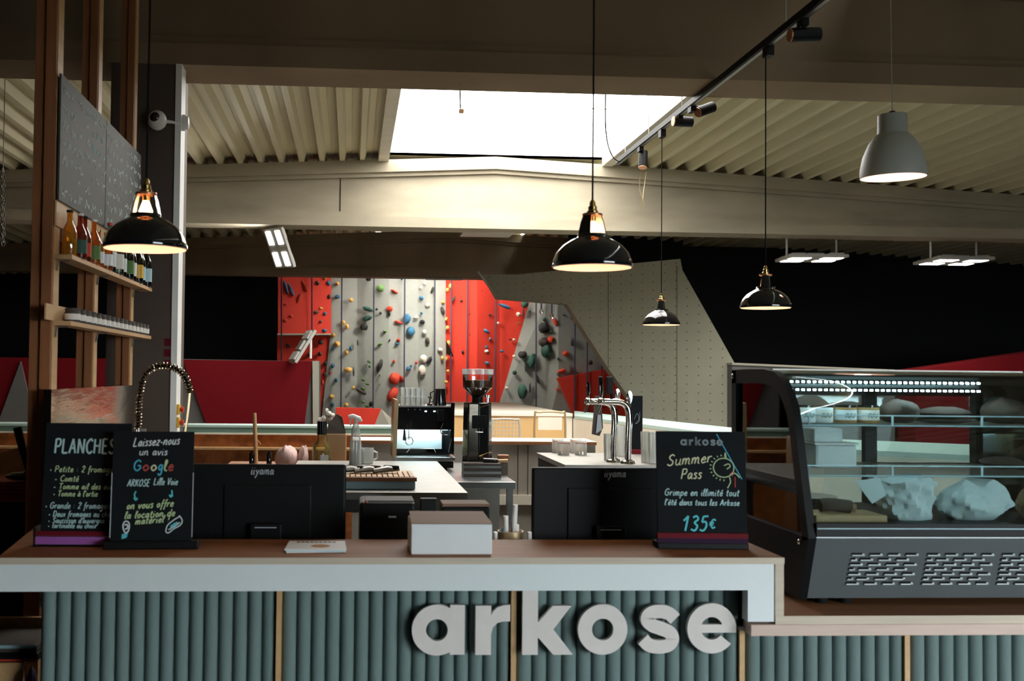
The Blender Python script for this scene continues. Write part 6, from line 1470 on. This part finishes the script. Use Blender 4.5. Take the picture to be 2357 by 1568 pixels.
flood('right of the two flat floodlights hanging against the black wall', 2195, 604, 11.9, .70, .48, (R(-3), R(-1), R(8)), 0, True, 20, 2)
flood('pale floodlight tucked under the far bright beam seen from its side', 1120, 541, 11.9, .56, .4, (0, 0, 0), 0, False, 0, 2)
flood('dark floodlight under the third beam lighting the climbing wall', 1020, 630, 17.5, .60, .4, (R(38), 0, 0), .08, True, 230, 2)
flood('floodlight seen from behind on top of the red bouldering block', 700, 800, 11.9, .42, .22, (0, R(-58), R(20)), -.28, False, 0, 1)
q = P(2088, 553, 11.9); sm = thing('wall_sensor', 'small pale sensor box under the beam above the right floodlight', 'sensor', q)
MB().prism([(-.11, 0, 0), (.11, 0, 0), (.09, 0, .03), (-.08, 0, .03)], (0, .1, 0)).build('housing', 'fixture_grey', sm); MB().tube([(0, .05, .03), (0, .05, .09)], .01, 6).build('stem', 'fixture_grey', sm)

# ------------------------------------------------------------------ camera, stop buttons
yk_ = YB1 - .06
q = P(362, 277, yk_); dc = thing('security_camera', 'white dome security camera mounted beside the column', 'camera', q)
MB().blob((0, 0, 0), (.047, .047, .050), 0, 1, 20, 14).build('shell', 'white_plastic', dc, True)
MB().blob((-.004, -.022, .005), (.030, .030, .031), 0, 1, 16, 12).build('lens', 'black_gloss', dc, True)
MB().tube([(.04, 0, -.004), (.075, .005, -.006), (.10, .03, -.008)], [.010, .007, .007], 8).build('arm', 'white_plastic', dc, True)
x = cx1 + .03; q2 = P(425, 283, YB1 + .03)
mb = MB().lathe([(0, 0), (.042, 0), (.042, .012), (.034, .02), (.034, .03), (.025, .034), (0, .034)], (0, 0, 0), 20); mb.v = [Vector((x + v.z, YB1 + .03 + v.x * .6, q2.z + v.y)) for v in mb.v]
mb.build('mount_plate', 'white_plastic', dc, True, True)
for i, (py, lab) in enumerate(((942, 'upper yellow box with red stop button on the column side'), (972, 'lower yellow box with red stop button on the column side'))):
    q = P(412, py, YB1 + .06); t = thing('stop_button', lab, 'stop button', (cx1 + .03, YB1 + .02, q.z))
    MB().box(0, .014, -.02, .03, -.026, .026).build('yellow_box', 'yellow_plastic', t, bevel=.003)
    mb = MB().lathe([(0, 0), (.011, 0), (.012, .012), (.014, .014), (.014, .02), (0, .022)], (0, 0, 0), 14); mb.v = [Vector((.014 + v.z, v.x, v.y)) for v in mb.v]; mb.build('red_knob', 'red_plastic', t, True)

# chain at the left edge
ch = thing('hanging_chain', 'short dark chain hanging at the left edge of the picture', 'chain', P(8, 565, 6.0))
for i in range(16):
    c_ = P(7, 395 + i * 11, 6.0); ax = (1, 0) if i % 2 else (0, 1)
    MB().tube([c_ + Vector((.010 * ax[0] * math.sin(t), .010 * ax[1] * math.sin(t), .019 * math.cos(t))) for t in [k * math.pi / 5 for k in range(11)]], .0035, 5).build('link', 'steel_dull', ch, True, True)
MB().tube([P(7, 395, 6.0), Vector((P(7, 395, 6.0).x, 6.0, rz_(P(7, 395, 6.0).x)))], .003, 5).build('wire', 'steel_dull', ch, world=True)
